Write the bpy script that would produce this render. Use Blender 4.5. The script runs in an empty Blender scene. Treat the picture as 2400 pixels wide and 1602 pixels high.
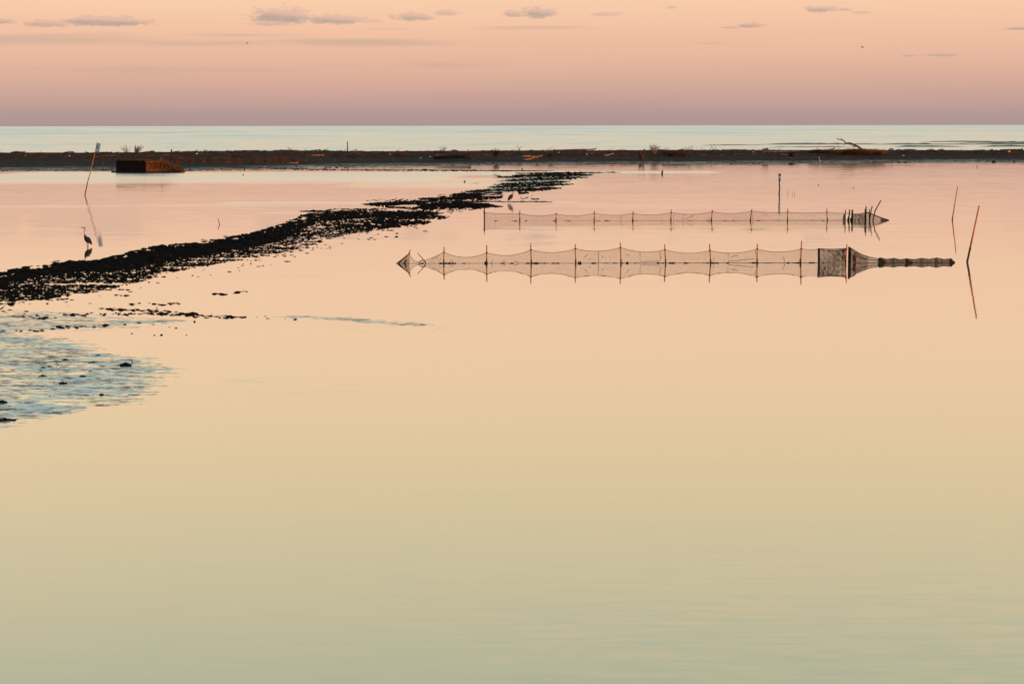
import bpy, math, random
from mathutils import Vector, noise as mnoise
from math import sin, cos, pi, radians

rnd = random.Random(7)
S = bpy.context.scene
COL = S.collection

# ------------------------------------------------------------------ camera
W, H, F = 2400.0, 1602.0, 4667.0           # photo pixels, focal length in photo pixels (70 mm on 36 mm)
CAM = Vector((0.0, 0.0, 5.4))
PITCH = math.atan((801 - 294.3) / F)
ROLL = radians(-0.079)
_f = Vector((0, cos(PITCH), -sin(PITCH)))
_u0 = Vector((0, sin(PITCH), cos(PITCH)))
_r0 = Vector((1, 0, 0))
_r = _r0 * cos(ROLL) + _u0 * sin(ROLL)
_u = -_r0 * sin(ROLL) + _u0 * cos(ROLL)
cam_data = bpy.data.cameras.new("camera")
cam = bpy.data.objects.new("camera", cam_data)
COL.objects.link(cam)
S.camera = cam
cam_data.sensor_fit = 'HORIZONTAL'
cam_data.sensor_width = 36.0
cam_data.lens = 36.0 * F / W
cam_data.clip_start = 0.5
cam_data.clip_end = 150000
from mathutils import Matrix
_m = Matrix((( _r.x, _u.x, -_f.x, CAM.x), (_r.y, _u.y, -_f.y, CAM.y), (_r.z, _u.z, -_f.z, CAM.z), (0, 0, 0, 1)))
cam.matrix_world = _m

def srgb(r, g, b, a=1.0):
    def c(v):
        v /= 255.0
        return v / 12.92 if v <= 0.04045 else ((v + 0.055) / 1.055) ** 2.4
    return (c(r), c(g), c(b), a)

# ------------------------------------------------------------------ node helper
class NT:
    def __init__(s, tree):
        s.t = tree; s.n = tree.nodes; s.l = tree.links
    def node(s, typ, **kw):
        n = s.n.new(typ)
        for k, v in kw.items():
            setattr(n, k, v)
        return n
    def put(s, sock, v):
        if isinstance(v, bpy.types.NodeSocket):
            s.l.new(v, sock)
        else:
            sock.default_value = v
    def m(s, op, a, b=0.0, c=None, clamp=False):
        n = s.node('ShaderNodeMath', operation=op, use_clamp=clamp)
        s.put(n.inputs[0], a)
        if b is not None: s.put(n.inputs[1], b)
        if c is not None: s.put(n.inputs[2], c)
        return n.outputs[0]
    def sstep(s, v, lo, hi, a=0.0, b=1.0):
        n = s.node('ShaderNodeMapRange', interpolation_type='SMOOTHSTEP')
        s.put(n.inputs[0], v); s.put(n.inputs[1], lo); s.put(n.inputs[2], hi); s.put(n.inputs[3], a); s.put(n.inputs[4], b)
        return n.outputs[0]
    def lin(s, v, lo, hi, a=0.0, b=1.0):
        n = s.node('ShaderNodeMapRange')
        s.put(n.inputs[0], v); s.put(n.inputs[1], lo); s.put(n.inputs[2], hi); s.put(n.inputs[3], a); s.put(n.inputs[4], b)
        return n.outputs[0]
    def xyz(s, x, y, z=0.0):
        n = s.node('ShaderNodeCombineXYZ')
        s.put(n.inputs[0], x); s.put(n.inputs[1], y); s.put(n.inputs[2], z)
        return n.outputs[0]
    def sep(s, v):
        n = s.node('ShaderNodeSeparateXYZ'); s.put(n.inputs[0], v)
        return n.outputs
    def vscale(s, v, sc):
        n = s.node('ShaderNodeVectorMath', operation='MULTIPLY'); s.put(n.inputs[0], v); n.inputs[1].default_value = sc
        return n.outputs[0]
    def vadd(s, a, b):
        n = s.node('ShaderNodeVectorMath', operation='ADD'); s.put(n.inputs[0], a); s.put(n.inputs[1], b)
        return n.outputs[0]
    def noise(s, v, scale=1.0, detail=2.0, rough=0.5):
        n = s.node('ShaderNodeTexNoise'); s.put(n.inputs['Vector'], v)
        n.inputs['Scale'].default_value = scale; n.inputs['Detail'].default_value = detail; n.inputs['Roughness'].default_value = rough
        return n.outputs[0], n.outputs[1]
    def mix(s, f, a, b):
        n = s.node('ShaderNodeMix', data_type='RGBA'); s.put(n.inputs[0], f); s.put(n.inputs[6], a); s.put(n.inputs[7], b)
        return n.outputs[2]
    def ramp(s, f, stops):
        n = s.node('ShaderNodeValToRGB'); s.put(n.inputs[0], f)
        e = n.color_ramp.elements
        while len(e) > 1: e.remove(e[-1])
        e[0].position, e[0].color = stops[0]
        for p, c in stops[1:]:
            k = e.new(p); k.color = c
        return n.outputs[0]
    def mixs(s, f, a, b):
        n = s.node('ShaderNodeMixShader'); s.put(n.inputs[0], f); s.l.new(a, n.inputs[1]); s.l.new(b, n.inputs[2])
        return n.outputs[0]

def elev(py):   # degrees above the horizon of a photo row
    return (294.3 - py) / 81.45
def azim(px):
    return math.degrees(math.atan((px - 1200) / F))

# ------------------------------------------------------------------ world: low-sun evening sky
SUN_AZ, SUN_EL = radians(114.0), radians(3.0)
world = bpy.data.worlds.new("World"); S.world = world
world.use_nodes = True
world.node_tree.nodes.clear()
w = NT(world.node_tree)
tc = w.node('ShaderNodeTexCoord')
nv = w.node('ShaderNodeVectorMath', operation='NORMALIZE'); w.l.new(tc.outputs['Generated'], nv.inputs[0])
dx, dy, dz = w.sep(nv.outputs[0])
el = w.m('MULTIPLY', w.m('ARCSINE', dz), 180 / pi)
az = w.m('MULTIPLY', w.m('ARCTAN2', dx, dy), 180 / pi)
SKY = [(0.0, (166, 146, 147)), (0.35, (175, 150, 147)), (0.8, (195, 158, 151)), (1.4, (213, 169, 153)), (2.0, (225, 178, 157)),
       (2.7, (235, 186, 161)), (3.6, (242, 198, 167)), (4.6, (247, 203, 169)), (5.8, (250, 208, 171)), (7.4, (249, 213, 170)),
       (8.8, (246, 214, 170)), (10.5, (240, 215, 171)), (12.4, (232, 215, 173)), (14.3, (221, 212, 174)), (16.5, (207, 208, 175)),
       (20.0, (205, 214, 189)), (26.0, (184, 206, 202)), (35.0, (142, 178, 194)), (50.0, (104, 143, 170)), (70.0, (74, 110, 146)), (90.0, (60, 94, 132))]
wob, _ = w.noise(w.xyz(w.m('MULTIPLY', az, 0.09), w.m('MULTIPLY', el, 1.1), 3.0), 1.0, 3.0)
el2 = w.m('ADD', el, w.m('MULTIPLY', w.m('SUBTRACT', wob, 0.5), 0.45))
t = w.m('SQRT', w.m('DIVIDE', w.m('MAXIMUM', el2, 0.0), 90.0))
sky = w.ramp(t, [(math.sqrt(e / 90.0), srgb(*c)) for e, c in SKY])
# clouds: (px, py, half width, half height, strength, flat streak?)
CL = [(16, 62, 30, 9, .75, 0), (122, 67, 48, 10, .7, 0), (262, 61, 98, 13, .95, 0), (668, 48, 66, 22, 1, 0), (640, 62, 48, 8, .5, 0),
      (788, 54, 58, 13, .85, 0), (872, 55, 30, 5, .3, 0), (972, 47, 44, 11, .75, 0), (1048, 37, 30, 8, .5, 0), (1262, 38, 40, 15, .85, 0),
      (1203, 40, 20, 9, .7, 0), (1420, 40, 34, 6, .4, 0), (1572, 25, 13, 4, .45, 0), (1752, 68, 28, 7, .8, 0), (1704, 71, 17, 3.5, .5, 0),
      (1916, 33, 35, 9, .75, 0), (1972, 33, 16, 5, .55, 0), (2008, 40, 24, 4, .4, 0), (2392, 80, 48, 5, .8, 0), (2125, 138, 16, 3, .6, 0),
      (2203, 137, 34, 4, .75, 0),
      (120, 101, 420, 17, .62, 1), (500, 106, 300, 9, .5, 1), (830, 104, 290, 12, .68, 1), (560, 87, 230, 5, .5, 1), (1275, 69, 190, 5, .5, 1), (1655, 107, 85, 3.5, .55, 1),
      (1060, 155, 170, 9, .5, 1), (815, 157, 85, 5, .4, 1), (340, 167, 440, 11, .42, 1), (200, 215, 420, 20, .22, 1), (1750, 212, 420, 18, .2, 1), (930, 73, 90, 5, .3, 1), (1500, 195, 500, 11, .2, 1)]
cn, _ = w.noise(w.xyz(w.m('MULTIPLY', az, 3.0), w.m('MULTIPLY', el, 6.5), 0.0), 1.0, 7.0, 0.68)
cn = w.m('SUBTRACT', cn, 0.5)
sn, _ = w.noise(w.xyz(w.m('MULTIPLY', az, 0.28), w.m('MULTIPLY', el, 3.2), 7.0), 1.0, 2.0, 0.45)
sn = w.m('SUBTRACT', sn, 0.5)
cov = None; lit = None; fl = None
for (px, py, hw, hh, st, flat) in CL:
    a, e = azim(px), elev(py)
    ux = w.m('DIVIDE', w.m('SUBTRACT', az, a), hw / 81.45)
    uy = w.m('DIVIDE', w.m('SUBTRACT', el, e), hh / 81.45)
    uy0 = uy
    if not flat:
        uy = w.m('MAXIMUM', uy, w.m('MULTIPLY', uy, -1.7))
    r2 = w.m('SQRT', w.m('ADD', w.m('MULTIPLY', ux, ux), w.m('MULTIPLY', uy, uy)))
    q = w.m('SUBTRACT', w.m('ADD', 1.15 if flat else 1.3, w.m('MULTIPLY', sn if flat else cn, 1.8 if flat else 3.0)), r2)
    k = w.sstep(q, -0.05, 0.75 if not flat else 1.1, 0.0, st)
    if flat:
        fl = k if fl is None else w.m('MAXIMUM', fl, k)
    else:
        cov = k if cov is None else w.m('MAXIMUM', cov, k)
        tp = w.m('MULTIPLY', k, w.sstep(w.m('ADD', uy0, w.m('MULTIPLY', ux, .25)), -.1, .7))
        lit = tp if lit is None else w.m('MAXIMUM', lit, tp)
cloud_col = w.mix(w.m('MULTIPLY', lit, .9), w.mix(w.sstep(cn, -.2, .2), srgb(157, 146, 145), srgb(184, 160, 152)), srgb(230, 180, 165))
sky = w.mix(fl, sky, srgb(194, 165, 149))
sky = w.mix(w.m('MULTIPLY', cov, 0.95), sky, cloud_col)
nish = w.node('ShaderNodeTexSky', sky_type='NISHITA', sun_disc=False)
nish.sun_elevation = SUN_EL; nish.sun_rotation = SUN_AZ
bg1 = w.node('ShaderNodeBackground'); w.put(bg1.inputs[0], sky); bg1.inputs[1].default_value = 1.0
bg2 = w.node('ShaderNodeBackground'); w.l.new(nish.outputs[0], bg2.inputs[0]); bg2.inputs[1].default_value = 0.0
NISH = bg2.inputs[1]
add = w.node('ShaderNodeAddShader'); w.l.new(bg1.outputs[0], add.inputs[0]); w.l.new(bg2.outputs[0], add.inputs[1])
out = w.node('ShaderNodeOutputWorld'); w.l.new(add.outputs[0], out.inputs[0])
NISH.default_value = 0.03
world.cycles.sampling_method = 'MANUAL'; world.cycles.sample_map_resolution = 512

sun_data = bpy.data.lights.new("sun", 'SUN')
sun = bpy.data.objects.new("sun", sun_data); COL.objects.link(sun)
sun_data.energy = 5.0; sun_data.angle = radians(0.5); sun_data.color = (1.0, 0.40, 0.17)
to_sun = Vector((sin(SUN_AZ) * cos(SUN_EL), cos(SUN_AZ) * cos(SUN_EL), sin(SUN_EL)))
sun.rotation_euler = (-to_sun).to_track_quat('-Z', 'Y').to_euler()
sun.location = (200, -60, 60)

S.view_settings.view_transform = 'Standard'
S.view_settings.look = 'None'
S.view_settings.exposure = 0.0
S.view_settings.gamma = 1.0
S.view_settings.use_curve_mapping = False
S.render.engine = 'CYCLES'
S.cycles.max_bounces = 6
S.cycles.transparent_max_bounces = 24
S.cycles.use_denoising = True
S.cycles.denoiser = 'OPENIMAGEDENOISE'
S.cycles.denoising_input_passes = 'RGB_ALBEDO_NORMAL'
S.cycles.sample_clamp_indirect = 4.0

# ------------------------------------------------------------------ photo pixel -> place
def ray(px, py):
    return (_f + _r * ((px - W / 2) / F) - _u * ((py - H / 2) / F))
def ground(px, py, z=0.0):
    d = ray(px, py)
    k = (z - CAM.z) / d.z
    return CAM + d * k
def at(px, py, Y):                       # the point seen at a pixel, at ground distance Y
    d = ray(px, py)
    return CAM + d * (Y / d.y)
def pix(p):
    d = p - CAM
    z = d.dot(_f)
    return (W / 2 + F * d.dot(_r) / z, H / 2 - F * d.dot(_u) / z)
def interp(x, pts):
    if x <= pts[0][0]: return pts[0][1]
    for (x0, y0), (x1, y1) in zip(pts, pts[1:]):
        if x <= x1: return y0 + (y1 - y0) * (x - x0) / (x1 - x0)
    return pts[-1][1]
def sst(a, b, x):
    t = min(1, max(0, (x - a) / (b - a))); return t * t * (3 - 2 * t)
def n2(x, y, z=0.0):
    return mnoise.noise(Vector((x, y, z)))

# ------------------------------------------------------------------ objects
def tag(o, label=None, cat=None, group=None, kind=None):
    if label: o['label'] = label
    if cat: o['category'] = cat
    if group: o['group'] = group
    if kind: o['kind'] = kind
    return o
def thing(name, loc, label, cat, group=None):
    o = bpy.data.objects.new(name, None); COL.objects.link(o)
    o.location = loc; o.empty_display_size = 0.2
    return tag(o, label, cat, group)

class MB:
    def __init__(s):
        s.v = []; s.f = []; s.mi = []; s.uv = {}
        s.cur = 0
    def face(s, idx):
        s.f.append(idx); s.mi.append(s.cur)
    def tube(s, pts, rad, n=6, cap=True, sq=1.0):
        pts = [Vector(p) for p in pts]
        if not hasattr(rad, '__len__'): rad = [rad] * len(pts)
        base = len(s.v); prev = None
        for i, p in enumerate(pts):
            d = (pts[min(i + 1, len(pts) - 1)] - pts[max(i - 1, 0)])
            d = d.normalized() if d.length > 1e-9 else Vector((0, 0, 1))
            if prev is None:
                a = d.cross(Vector((0, 1, 0.13)))
                if a.length < 0.05: a = d.cross(Vector((1, 0, 0)))
            else:
                a = prev - d * prev.dot(d)
            a.normalize(); prev = a
            b = d.cross(a)
            for k in range(n):
                th = 2 * pi * k / n
                s.v.append(p + (a * cos(th) + b * sin(th) * sq) * rad[i])
        for i in range(len(pts) - 1):
            for k in range(n):
                k2 = (k + 1) % n
                s.face((base + i * n + k, base + i * n + k2, base + (i + 1) * n + k2, base + (i + 1) * n + k))
        if cap:
            s.face(tuple(base + k for k in range(n))[::-1])
            s.face(tuple(base + (len(pts) - 1) * n + k for k in range(n)))
        return s
    def box(s, c, half, rz=0.0, tilt=None):
        base = len(s.v); c = Vector(c)
        for sx in (-1, 1):
            for sy in (-1, 1):
                for sz in (-1, 1):
                    p = Vector((sx * half[0], sy * half[1], sz * half[2]))
                    if tilt: p = tilt @ p
                    p = Matrix.Rotation(rz, 3, 'Z') @ p
                    s.v.append(c + p)
        for q in ((0, 1, 3, 2), (4, 6, 7, 5), (0, 4, 5, 1), (2, 3, 7, 6), (0, 2, 6, 4), (1, 5, 7, 3)):
            s.face(tuple(base + i for i in q))
        return s
    def lump(s, c, rx, ry, rz, n=6, j=0.3, rg=None):
        """a rough dome: ring at the base, ring above, apex"""
        g = rg or rnd
        base = len(s.v); c = Vector(c); a0 = g.random() * 6.28
        for lev, (rr, zz) in enumerate(((1.0, -0.35), (0.82, 0.45))):
            for k in range(n):
                th = a0 + 2 * pi * k / n
                q = rr * (1 + g.uniform(-j, j))
                s.v.append(c + Vector((cos(th) * rx * q, sin(th) * ry * q, rz * (zz + g.uniform(-j, j) * 0.6))))
        s.v.append(c + Vector((g.uniform(-.2, .2) * rx, 0, rz)))
        for k in range(n):
            k2 = (k + 1) % n
            s.face((base + k, base + k2, base + n + k2, base + n + k))
            s.face((base + n + k, base + n + k2, base + 2 * n))
        return s
    def ball(s, c, rx, ry, rz, n=10, m=6):
        base = len(s.v); c = Vector(c)
        for i in range(m + 1):
            ph = pi * i / m
            for k in range(n):
                th = 2 * pi * k / n
                s.v.append(c + Vector((rx * sin(ph) * cos(th), ry * sin(ph) * sin(th), rz * cos(ph))))
        for i in range(m):
            for k in range(n):
                k2 = (k + 1) % n
                s.face((base + i * n + k, base + (i + 1) * n + k, base + (i + 1) * n + k2, base + i * n + k2))
        return s
    def grid(s, rows, uvs=None):
        """rows of points -> quads"""
        base = len(s.v); nc = len(rows[0])
        for r in rows: s.v.extend(Vector(p) for p in r)
        for i in range(len(rows) - 1):
            for k in range(nc - 1):
                if uvs: s.uv[len(s.f)] = (uvs[i][k], uvs[i][k + 1], uvs[i + 1][k + 1], uvs[i + 1][k])
                s.face((base + i * nc + k, base + i * nc + k + 1, base + (i + 1) * nc + k + 1, base + (i + 1) * nc + k))
        return s
    def build(s, name, mats, parent=None, loc=None, smooth=False):
        if not isinstance(mats, (list, tuple)): mats = [mats]
        o0 = Vector(loc) if loc is not None else (parent_loc(parent) if parent else Vector((0, 0, 0)))
        me = bpy.data.meshes.new(name)
        me.from_pydata([tuple(p - o0) for p in s.v], [], s.f)
        for m_ in mats: me.materials.append(m_)
        if len(mats) > 1: me.polygons.foreach_set('material_index', s.mi)
        if s.uv:
            ul = me.uv_layers.new(name='UVMap')
            for pl in me.polygons:
                q = s.uv.get(pl.index)
                if q:
                    for li, uvv in zip(pl.loop_indices, q): ul.data[li].uv = uvv
        if smooth: me.polygons.foreach_set('use_smooth', [True] * len(me.polygons))
        me.update()
        o = bpy.data.objects.new(name, me); COL.objects.link(o)
        if parent is not None:
            o.parent = parent
            if loc is not None: o.location = o0 - parent_loc(parent)
        else:
            o.location = o0
        return o
def parent_loc(p):
    v = Vector(p.location)
    while p.parent is not None:
        p = p.parent; v = v + Vector(p.location)
    return v

# ------------------------------------------------------------------ materials
def mat(name, base, rough=0.8, var=0.35, scale=6.0, spec=0.3, c2=None, stretch=(1, 1, 1), bump=0.0, sheen=0.0):
    m_ = bpy.data.materials.new(name); m_.use_nodes = True
    b = m_.node_tree; n = NT(b)
    p = b.nodes['Principled BSDF']
    tcx = n.node('ShaderNodeTexCoord')
    v = n.vscale(tcx.outputs['Object'], stretch)
    f1, _ = n.noise(v, scale, 4.0, 0.6)
    ca = tuple(x * (1 - var) for x in base[:3]) + (1,)
    cb = tuple(min(1, x * (1 + var)) for x in (c2 or base)[:3]) + (1,)
    col = n.mix(n.sstep(f1, 0.3, 0.7), ca, cb)
    n.put(p.inputs['Base Color'], col)
    p.inputs['Roughness'].default_value = rough
    p.inputs['Specular IOR Level'].default_value = spec
    if bump:
        bn = n.node('ShaderNodeBump'); bn.inputs['Strength'].default_value = bump; bn.inputs['Distance'].default_value = 0.03
        f2, _ = n.noise(v, scale * 4, 3.0); n.put(bn.inputs['Height'], f2)
        n.l.new(bn.outputs[0], p.inputs['Normal'])
    return m_
M_STAKE = mat('weathered_cane', (.46, .19, .085), .75, .3, 5, stretch=(3, 3, .6))
M_REDCANE = mat('reddish_cane', (.26, .11, .065), .8, .3, 5, stretch=(3, 3, .6))
M_STAKE2 = mat('grey_cane', (.36, .30, .24), .75, .3, 5, stretch=(3, 3, .6))
M_WETWOOD = mat('wet_dark_wood', (.025, .02, .017), .5, .4, 5)
M_BLACK = mat('tarred_wood', (.009, .008, .0075), .7, .3, 5, spec=.15)
M_ROPE = mat('wet_rope', (.03, .022, .016), .8, .3, 20, spec=.15)
M_WEED = mat('wet_weed', (.012, .011, .008), .8, .5, 8, spec=.12)
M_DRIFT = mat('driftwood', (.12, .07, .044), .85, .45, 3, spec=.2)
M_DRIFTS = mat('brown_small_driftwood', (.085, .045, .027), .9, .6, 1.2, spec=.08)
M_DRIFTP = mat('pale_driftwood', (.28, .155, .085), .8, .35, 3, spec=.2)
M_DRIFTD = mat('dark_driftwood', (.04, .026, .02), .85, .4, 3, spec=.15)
M_TWIG = mat('dry_twig', (.075, .055, .04), .85, .4, 4, spec=.15)
M_PALETWIG = mat('pale_twig', (.20, .14, .09), .85, .3, 4, spec=.15)
M_GRASS = mat('rusty_dry_grass', (.065, .03, .016), .85, .6, .7, spec=.05, c2=(.15, .062, .026))
M_DGRASS = mat('dark_dry_grass', (.05, .03, .018), .85, .5, 1.5, spec=.1)
M_REEDSHADE = mat('shaded_reed', (.018, .012, .009), .9, .5, 4, spec=.05, stretch=(4, 4, .7))  # darker copy of the dry reed, the unlit front's shade put into its colour
M_REED = mat('dry_reed', (.075, .034, .015), .85, .6, 2, spec=.05, c2=(.17, .078, .032), stretch=(4, 4, .7))
M_REEDP = mat('pale_reed', (.24, .13, .06), .8, .35, 4, spec=.1)
M_WHITE = mat('white_foam', (.72, .68, .64), .6, .1, 4)
M_ORANGE = mat('orange_plastic', (.62, .20, .08), .5, .15, 4)
M_SHELL = mat('shell', (.55, .45, .38), .5, .3, 4)
M_WRACK = mat('wrack', (.080, .044, .028), .9, .6, .5, spec=.05)
M_DARKFEATHER = mat('dark_grey_feather', (.018, .017, .018), .8, .3, 12, spec=.15)
M_GREYFEATHER = mat('grey_feather', (.038, .031, .028), .8, .35, 12, spec=.15)
M_PALEFEATHER = mat('pale_feather', (.40, .30, .24), .8, .2, 12, spec=.15)
M_WHITEFEATHER = mat('white_feather', (.74, .70, .66), .8, .1, 12, spec=.15)
M_PINKFEATHER = mat('pinkish_feather', (.72, .42, .34), .8, .1, 12, spec=.15)
M_BILL = mat('bill', (.30, .14, .05), .5, .2, 12)
M_LEG = mat('bird_leg', (.07, .045, .03), .6, .2, 12)
M_FLOAT = mat('dark_float', (.02, .017, .016), .6, .3, 6)
M_ROCK = mat('dark_stone', (.022, .02, .019), .8, .4, 3, spec=.15)

def net_mat(name, cell, wd, col, lo=.85, hi=1.15):
    m_ = bpy.data.materials.new(name); m_.use_nodes = True
    b = m_.node_tree; b.nodes.clear(); n = NT(b)
    uv = n.node('ShaderNodeUVMap')
    x, y, _z = n.sep(uv.outputs[0])
    a = n.m('FRACT', n.m('DIVIDE', n.m('ADD', x, y), cell))
    c = n.m('FRACT', n.m('DIVIDE', n.m('SUBTRACT', n.m('ADD', x, 50.0), y), cell))
    vn, _ = n.noise(n.vscale(uv.outputs[0], (9.0, 7.0, 1.0)), 1.0, 4.0, .7)
    wv = n.m('MULTIPLY', n.sstep(vn, .3, .7, lo, hi), wd)
    th = n.m('MAXIMUM', n.m('LESS_THAN', a, wv), n.m('LESS_THAN', c, wv))
    tr = n.node('ShaderNodeBsdfTransparent')
    df = n.node('ShaderNodeBsdfDiffuse'); df.inputs[0].default_value = col
    o = n.node('ShaderNodeOutputMaterial')
    n.l.new(n.mixs(th, tr.outputs[0], df.outputs[0]), o.inputs[0])
    return m_
M_NET = net_mat('fine_netting', 0.03, 0.160, (.20, .085, .040, 1))
M_NETBACK = net_mat('fine_netting_distant', 0.03, 0.150, (.20, .09, .05, 1))
M_NETD = net_mat('dense_netting', 0.022, 0.31, (.035, .025, .018, 1), .55, 1.5)
M_NETT = net_mat('tail_netting', 0.022, 0.36, (.025, .018, .013, 1), .7, 1.4)
M_NETF = net_mat('funnel_netting', 0.03, 0.17, (.06, .04, .028, 1))
M_NETDD = net_mat('doubled_netting', 0.02, 0.42, (.02, .016, .013, 1))

# ---- water
def water_mats():
    # lagoon
    m_ = bpy.data.materials.new('calm_lagoon_water'); m_.use_nodes = True
    b = m_.node_tree; b.nodes.clear(); n = NT(b)
    tcx = n.node('ShaderNodeTexCoord'); P = tcx.outputs['Object']
    x, y, z = n.sep(P)
    # roughness: mirror calm close in, a breath of wind farther out
    far = n.sstep(y, 70.0, 150.0)
    pn, _ = n.noise(n.xyz(n.m('MULTIPLY', x, .018), n.m('MULTIPLY', y, .07), 0), 1.0, 3.0)
    rough = n.m('ADD', n.lin(far, 0, 1, .020, .062), n.m('MULTIPLY', n.sstep(pn, .45, .7), n.lin(far, 0, 1, .012, .03)))
    band = None
    def addband(k):
        nonlocal band
        band = k if band is None else n.m('MAXIMUM', band, k)
    bn, _ = n.noise(n.xyz(n.m('MULTIPLY', x, .07), n.m('MULTIPLY', y, .55), 2.0), 1.0, 4.0)
    #  bands of ripples: (y0, y1, x0, x1, fade, strength, break-up)
    def gy(py): return ground(1200, py).y
    for (p0, p1, xa, xb, fade, st, br) in (
            (402, 428, 0, 1000, 130, 1.0, .6), (401.5, 406.5, 1010, 1640, 60, 1.0, .15), (407.5, 410.5, 560, 1180, 60, 1.1, .3),
            (472, 477, 560, 1000, 80, .75, .5), (478, 484, 100, 620, 200, .35, .6), (507, 512, 1840, 2010, 50, .8, .3), (513, 515, 2060, 2330, 120, .4, .3),
            (528, 536, 1250, 2000, 150, .4, .8), (541, 548, 1200, 1950, 150, .3, .8), (472, 475, 1150, 1330, 40, .9, .2), (416, 440, 900, 1290, 130, .7, .8),
            (644, 646.5, 600, 760, 60, .5, .4), (496, 500, 640, 760, 60, .7, .4)):
        ya, yb = gy(p1), gy(p0); ym = .5 * (ya + yb)
        kx = ym / F
        wy = (yb - ya)
        ky = n.m('MULTIPLY', n.sstep(y, ya - .25 * wy, ya + .35 * wy), n.sstep(y, yb + .25 * wy, yb - .35 * wy))
        kk = n.m('MULTIPLY', n.sstep(x, (xa - fade - 1200) * kx, (xa - 1200) * kx), n.sstep(x, (xb + fade - 1200) * kx, (xb - 1200) * kx))
        k = n.m('MULTIPLY', n.m('MULTIPLY', ky, kk), st)
        k = n.m('MULTIPLY', k, n.lin(n.sstep(bn, .32, .62), 0, 1, 1 - br, 1))
        addband(k)
    # faint cat's paw patches close in: (px, py, half px, half py, strength)
    for (px, py, hx, hy, st) in ((650, 905, 340, 40, .55), (930, 772, 200, 14, .6), (570, 890, 110, 12, .75), (800, 925, 150, 18, .5), (2150, 872, 110, 14, .22), (2250, 895, 90, 12, .2),
                                 (350, 760, 260, 22, .55), (120, 745, 200, 16, .65), (150, 800, 260, 14, .4), (1165, 975, 60, 8, .2), (1190, 803, 60, 5, .5), (1400, 940, 200, 30, .12), (60, 1330, 130, 14, .15), (120, 1090, 120, 10, .12)):
        c = ground(px, py); kx = c.y / F
        hyg = abs(ground(px, py - hy).y - c.y)
        ux = n.m('DIVIDE', n.m('SUBTRACT', x, c.x), hx * kx)
        uy = n.m('DIVIDE', n.m('SUBTRACT', y, c.y), hyg)
        r2 = n.m('ADD', n.m('MULTIPLY', ux, ux), n.m('MULTIPLY', uy, uy))
        k = n.m('MULTIPLY', n.sstep(r2, 1.0, .1), st)
        addband(k if st < 0 else n.m('MULTIPLY', k, n.sstep(n.noise(n.xyz(n.m('MULTIPLY', x, .9), n.m('MULTIPLY', y, 3.2), px * .01), 1.0, 3.0)[0], .42, .66)))
    rough = n.m('ADD', rough, n.m('MULTIPLY', band, .26))
    # small slopes: capillary ripple plus a slow swell
    _, c1 = n.noise(n.xyz(n.m('MULTIPLY', x, .55), n.m('MULTIPLY', y, 1.6), 0), 1.0, 2.0)
    _, c2 = n.noise(n.xyz(n.m('MULTIPLY', x, .12), n.m('MULTIPLY', y, .5), 4.0), 1.0, 2.0)
    _, c3 = n.noise(n.xyz(n.m('MULTIPLY', x, 1.3), n.m('MULTIPLY', y, 8.0), 9.0), 1.0, 3.0)
    half = (-.5, -.5, -.5)
    amp = n.m('ADD', n.lin(far, 0, 1, .007, .018), n.m('MULTIPLY', band, .02))
    near = n.m('MULTIPLY', n.sstep(y, 31.0, 19.0), n.sstep(x, -4.0, 3.0, .25, 1.0))
    def sl(c, k):
        q = n.node('ShaderNodeVectorMath', operation='SCALE'); n.l.new(n.vadd(c, half), q.inputs[0]); n.put(q.inputs['Scale'], k)
        return q.outputs[0]
    v = n.vadd(n.vadd(sl(c1, amp), sl(c2, n.m('MULTIPLY', amp, .7))), sl(c3, n.m('ADD', n.m('MULTIPLY', amp, .35), n.m('MULTIPLY', near, .065))))
    v = n.vadd(n.vscale(v, (1.1, 1, 0)), (0, 0, 1))
    nn = n.node('ShaderNodeVectorMath', operation='NORMALIZE'); n.l.new(v, nn.inputs[0])
    gl = n.node('ShaderNodeBsdfGlossy'); n.put(gl.inputs['Roughness'], rough); gl.inputs['Color'].default_value = (.985, .985, .985, 1)
    n.l.new(nn.outputs[0], gl.inputs['Normal'])
    df = n.node('ShaderNodeBsdfDiffuse'); df.inputs[0].default_value = (.11, .12, .085, 1)
    lw = n.node('ShaderNodeLayerWeight'); lw.inputs[0].default_value = .5
    fac = n.m('ADD', .30, n.m('MULTIPLY', n.m('POWER', lw.outputs['Facing'], 2.2), .70))
    o = n.node('ShaderNodeOutputMaterial'); n.l.new(n.mixs(fac, df.outputs[0], gl.outputs[0]), o.inputs[0])
    # sea
    s_ = bpy.data.materials.new('rippled_sea_water'); s_.use_nodes = True
    b = s_.node_tree; b.nodes.clear(); n = NT(b)
    tcx = n.node('ShaderNodeTexCoord'); x, y, z = n.sep(tcx.outputs['Object'])
    ly = n.m('LOGARITHM', n.m('MAXIMUM', y, 50.0), 2.718)
    lx = n.m('DIVIDE', x, n.m('MAXIMUM', y, 50.0))
    a1, _ = n.noise(n.xyz(n.m('MULTIPLY', lx, 5.0), n.m('MULTIPLY', ly, 9.0), 0), 1.0, 5.0, .65)
    a2, _ = n.noise(n.xyz(n.m('MULTIPLY', x, .020), n.m('MULTIPLY', y, .0075), 5.0), 1.0, 5.0, .6)
    a3, _ = n.noise(n.xyz(n.m('MULTIPLY', x, .075), n.m('MULTIPLY', y, .035), 8.0), 1.0, 3.0, .6)
    a4, _ = n.noise(n.xyz(n.m('MULTIPLY', x, .0045), n.m('MULTIPLY', y, .0013), 2.0), 1.0, 6.0, .65)
    k = n.m('ADD', n.m('MULTIPLY', n.sstep(a2, .47, .64), .55), n.m('MULTIPLY', n.sstep(a3, .55, .68), n.sstep(y, 1100.0, 500.0, 0.0, 1.0)))
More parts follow.
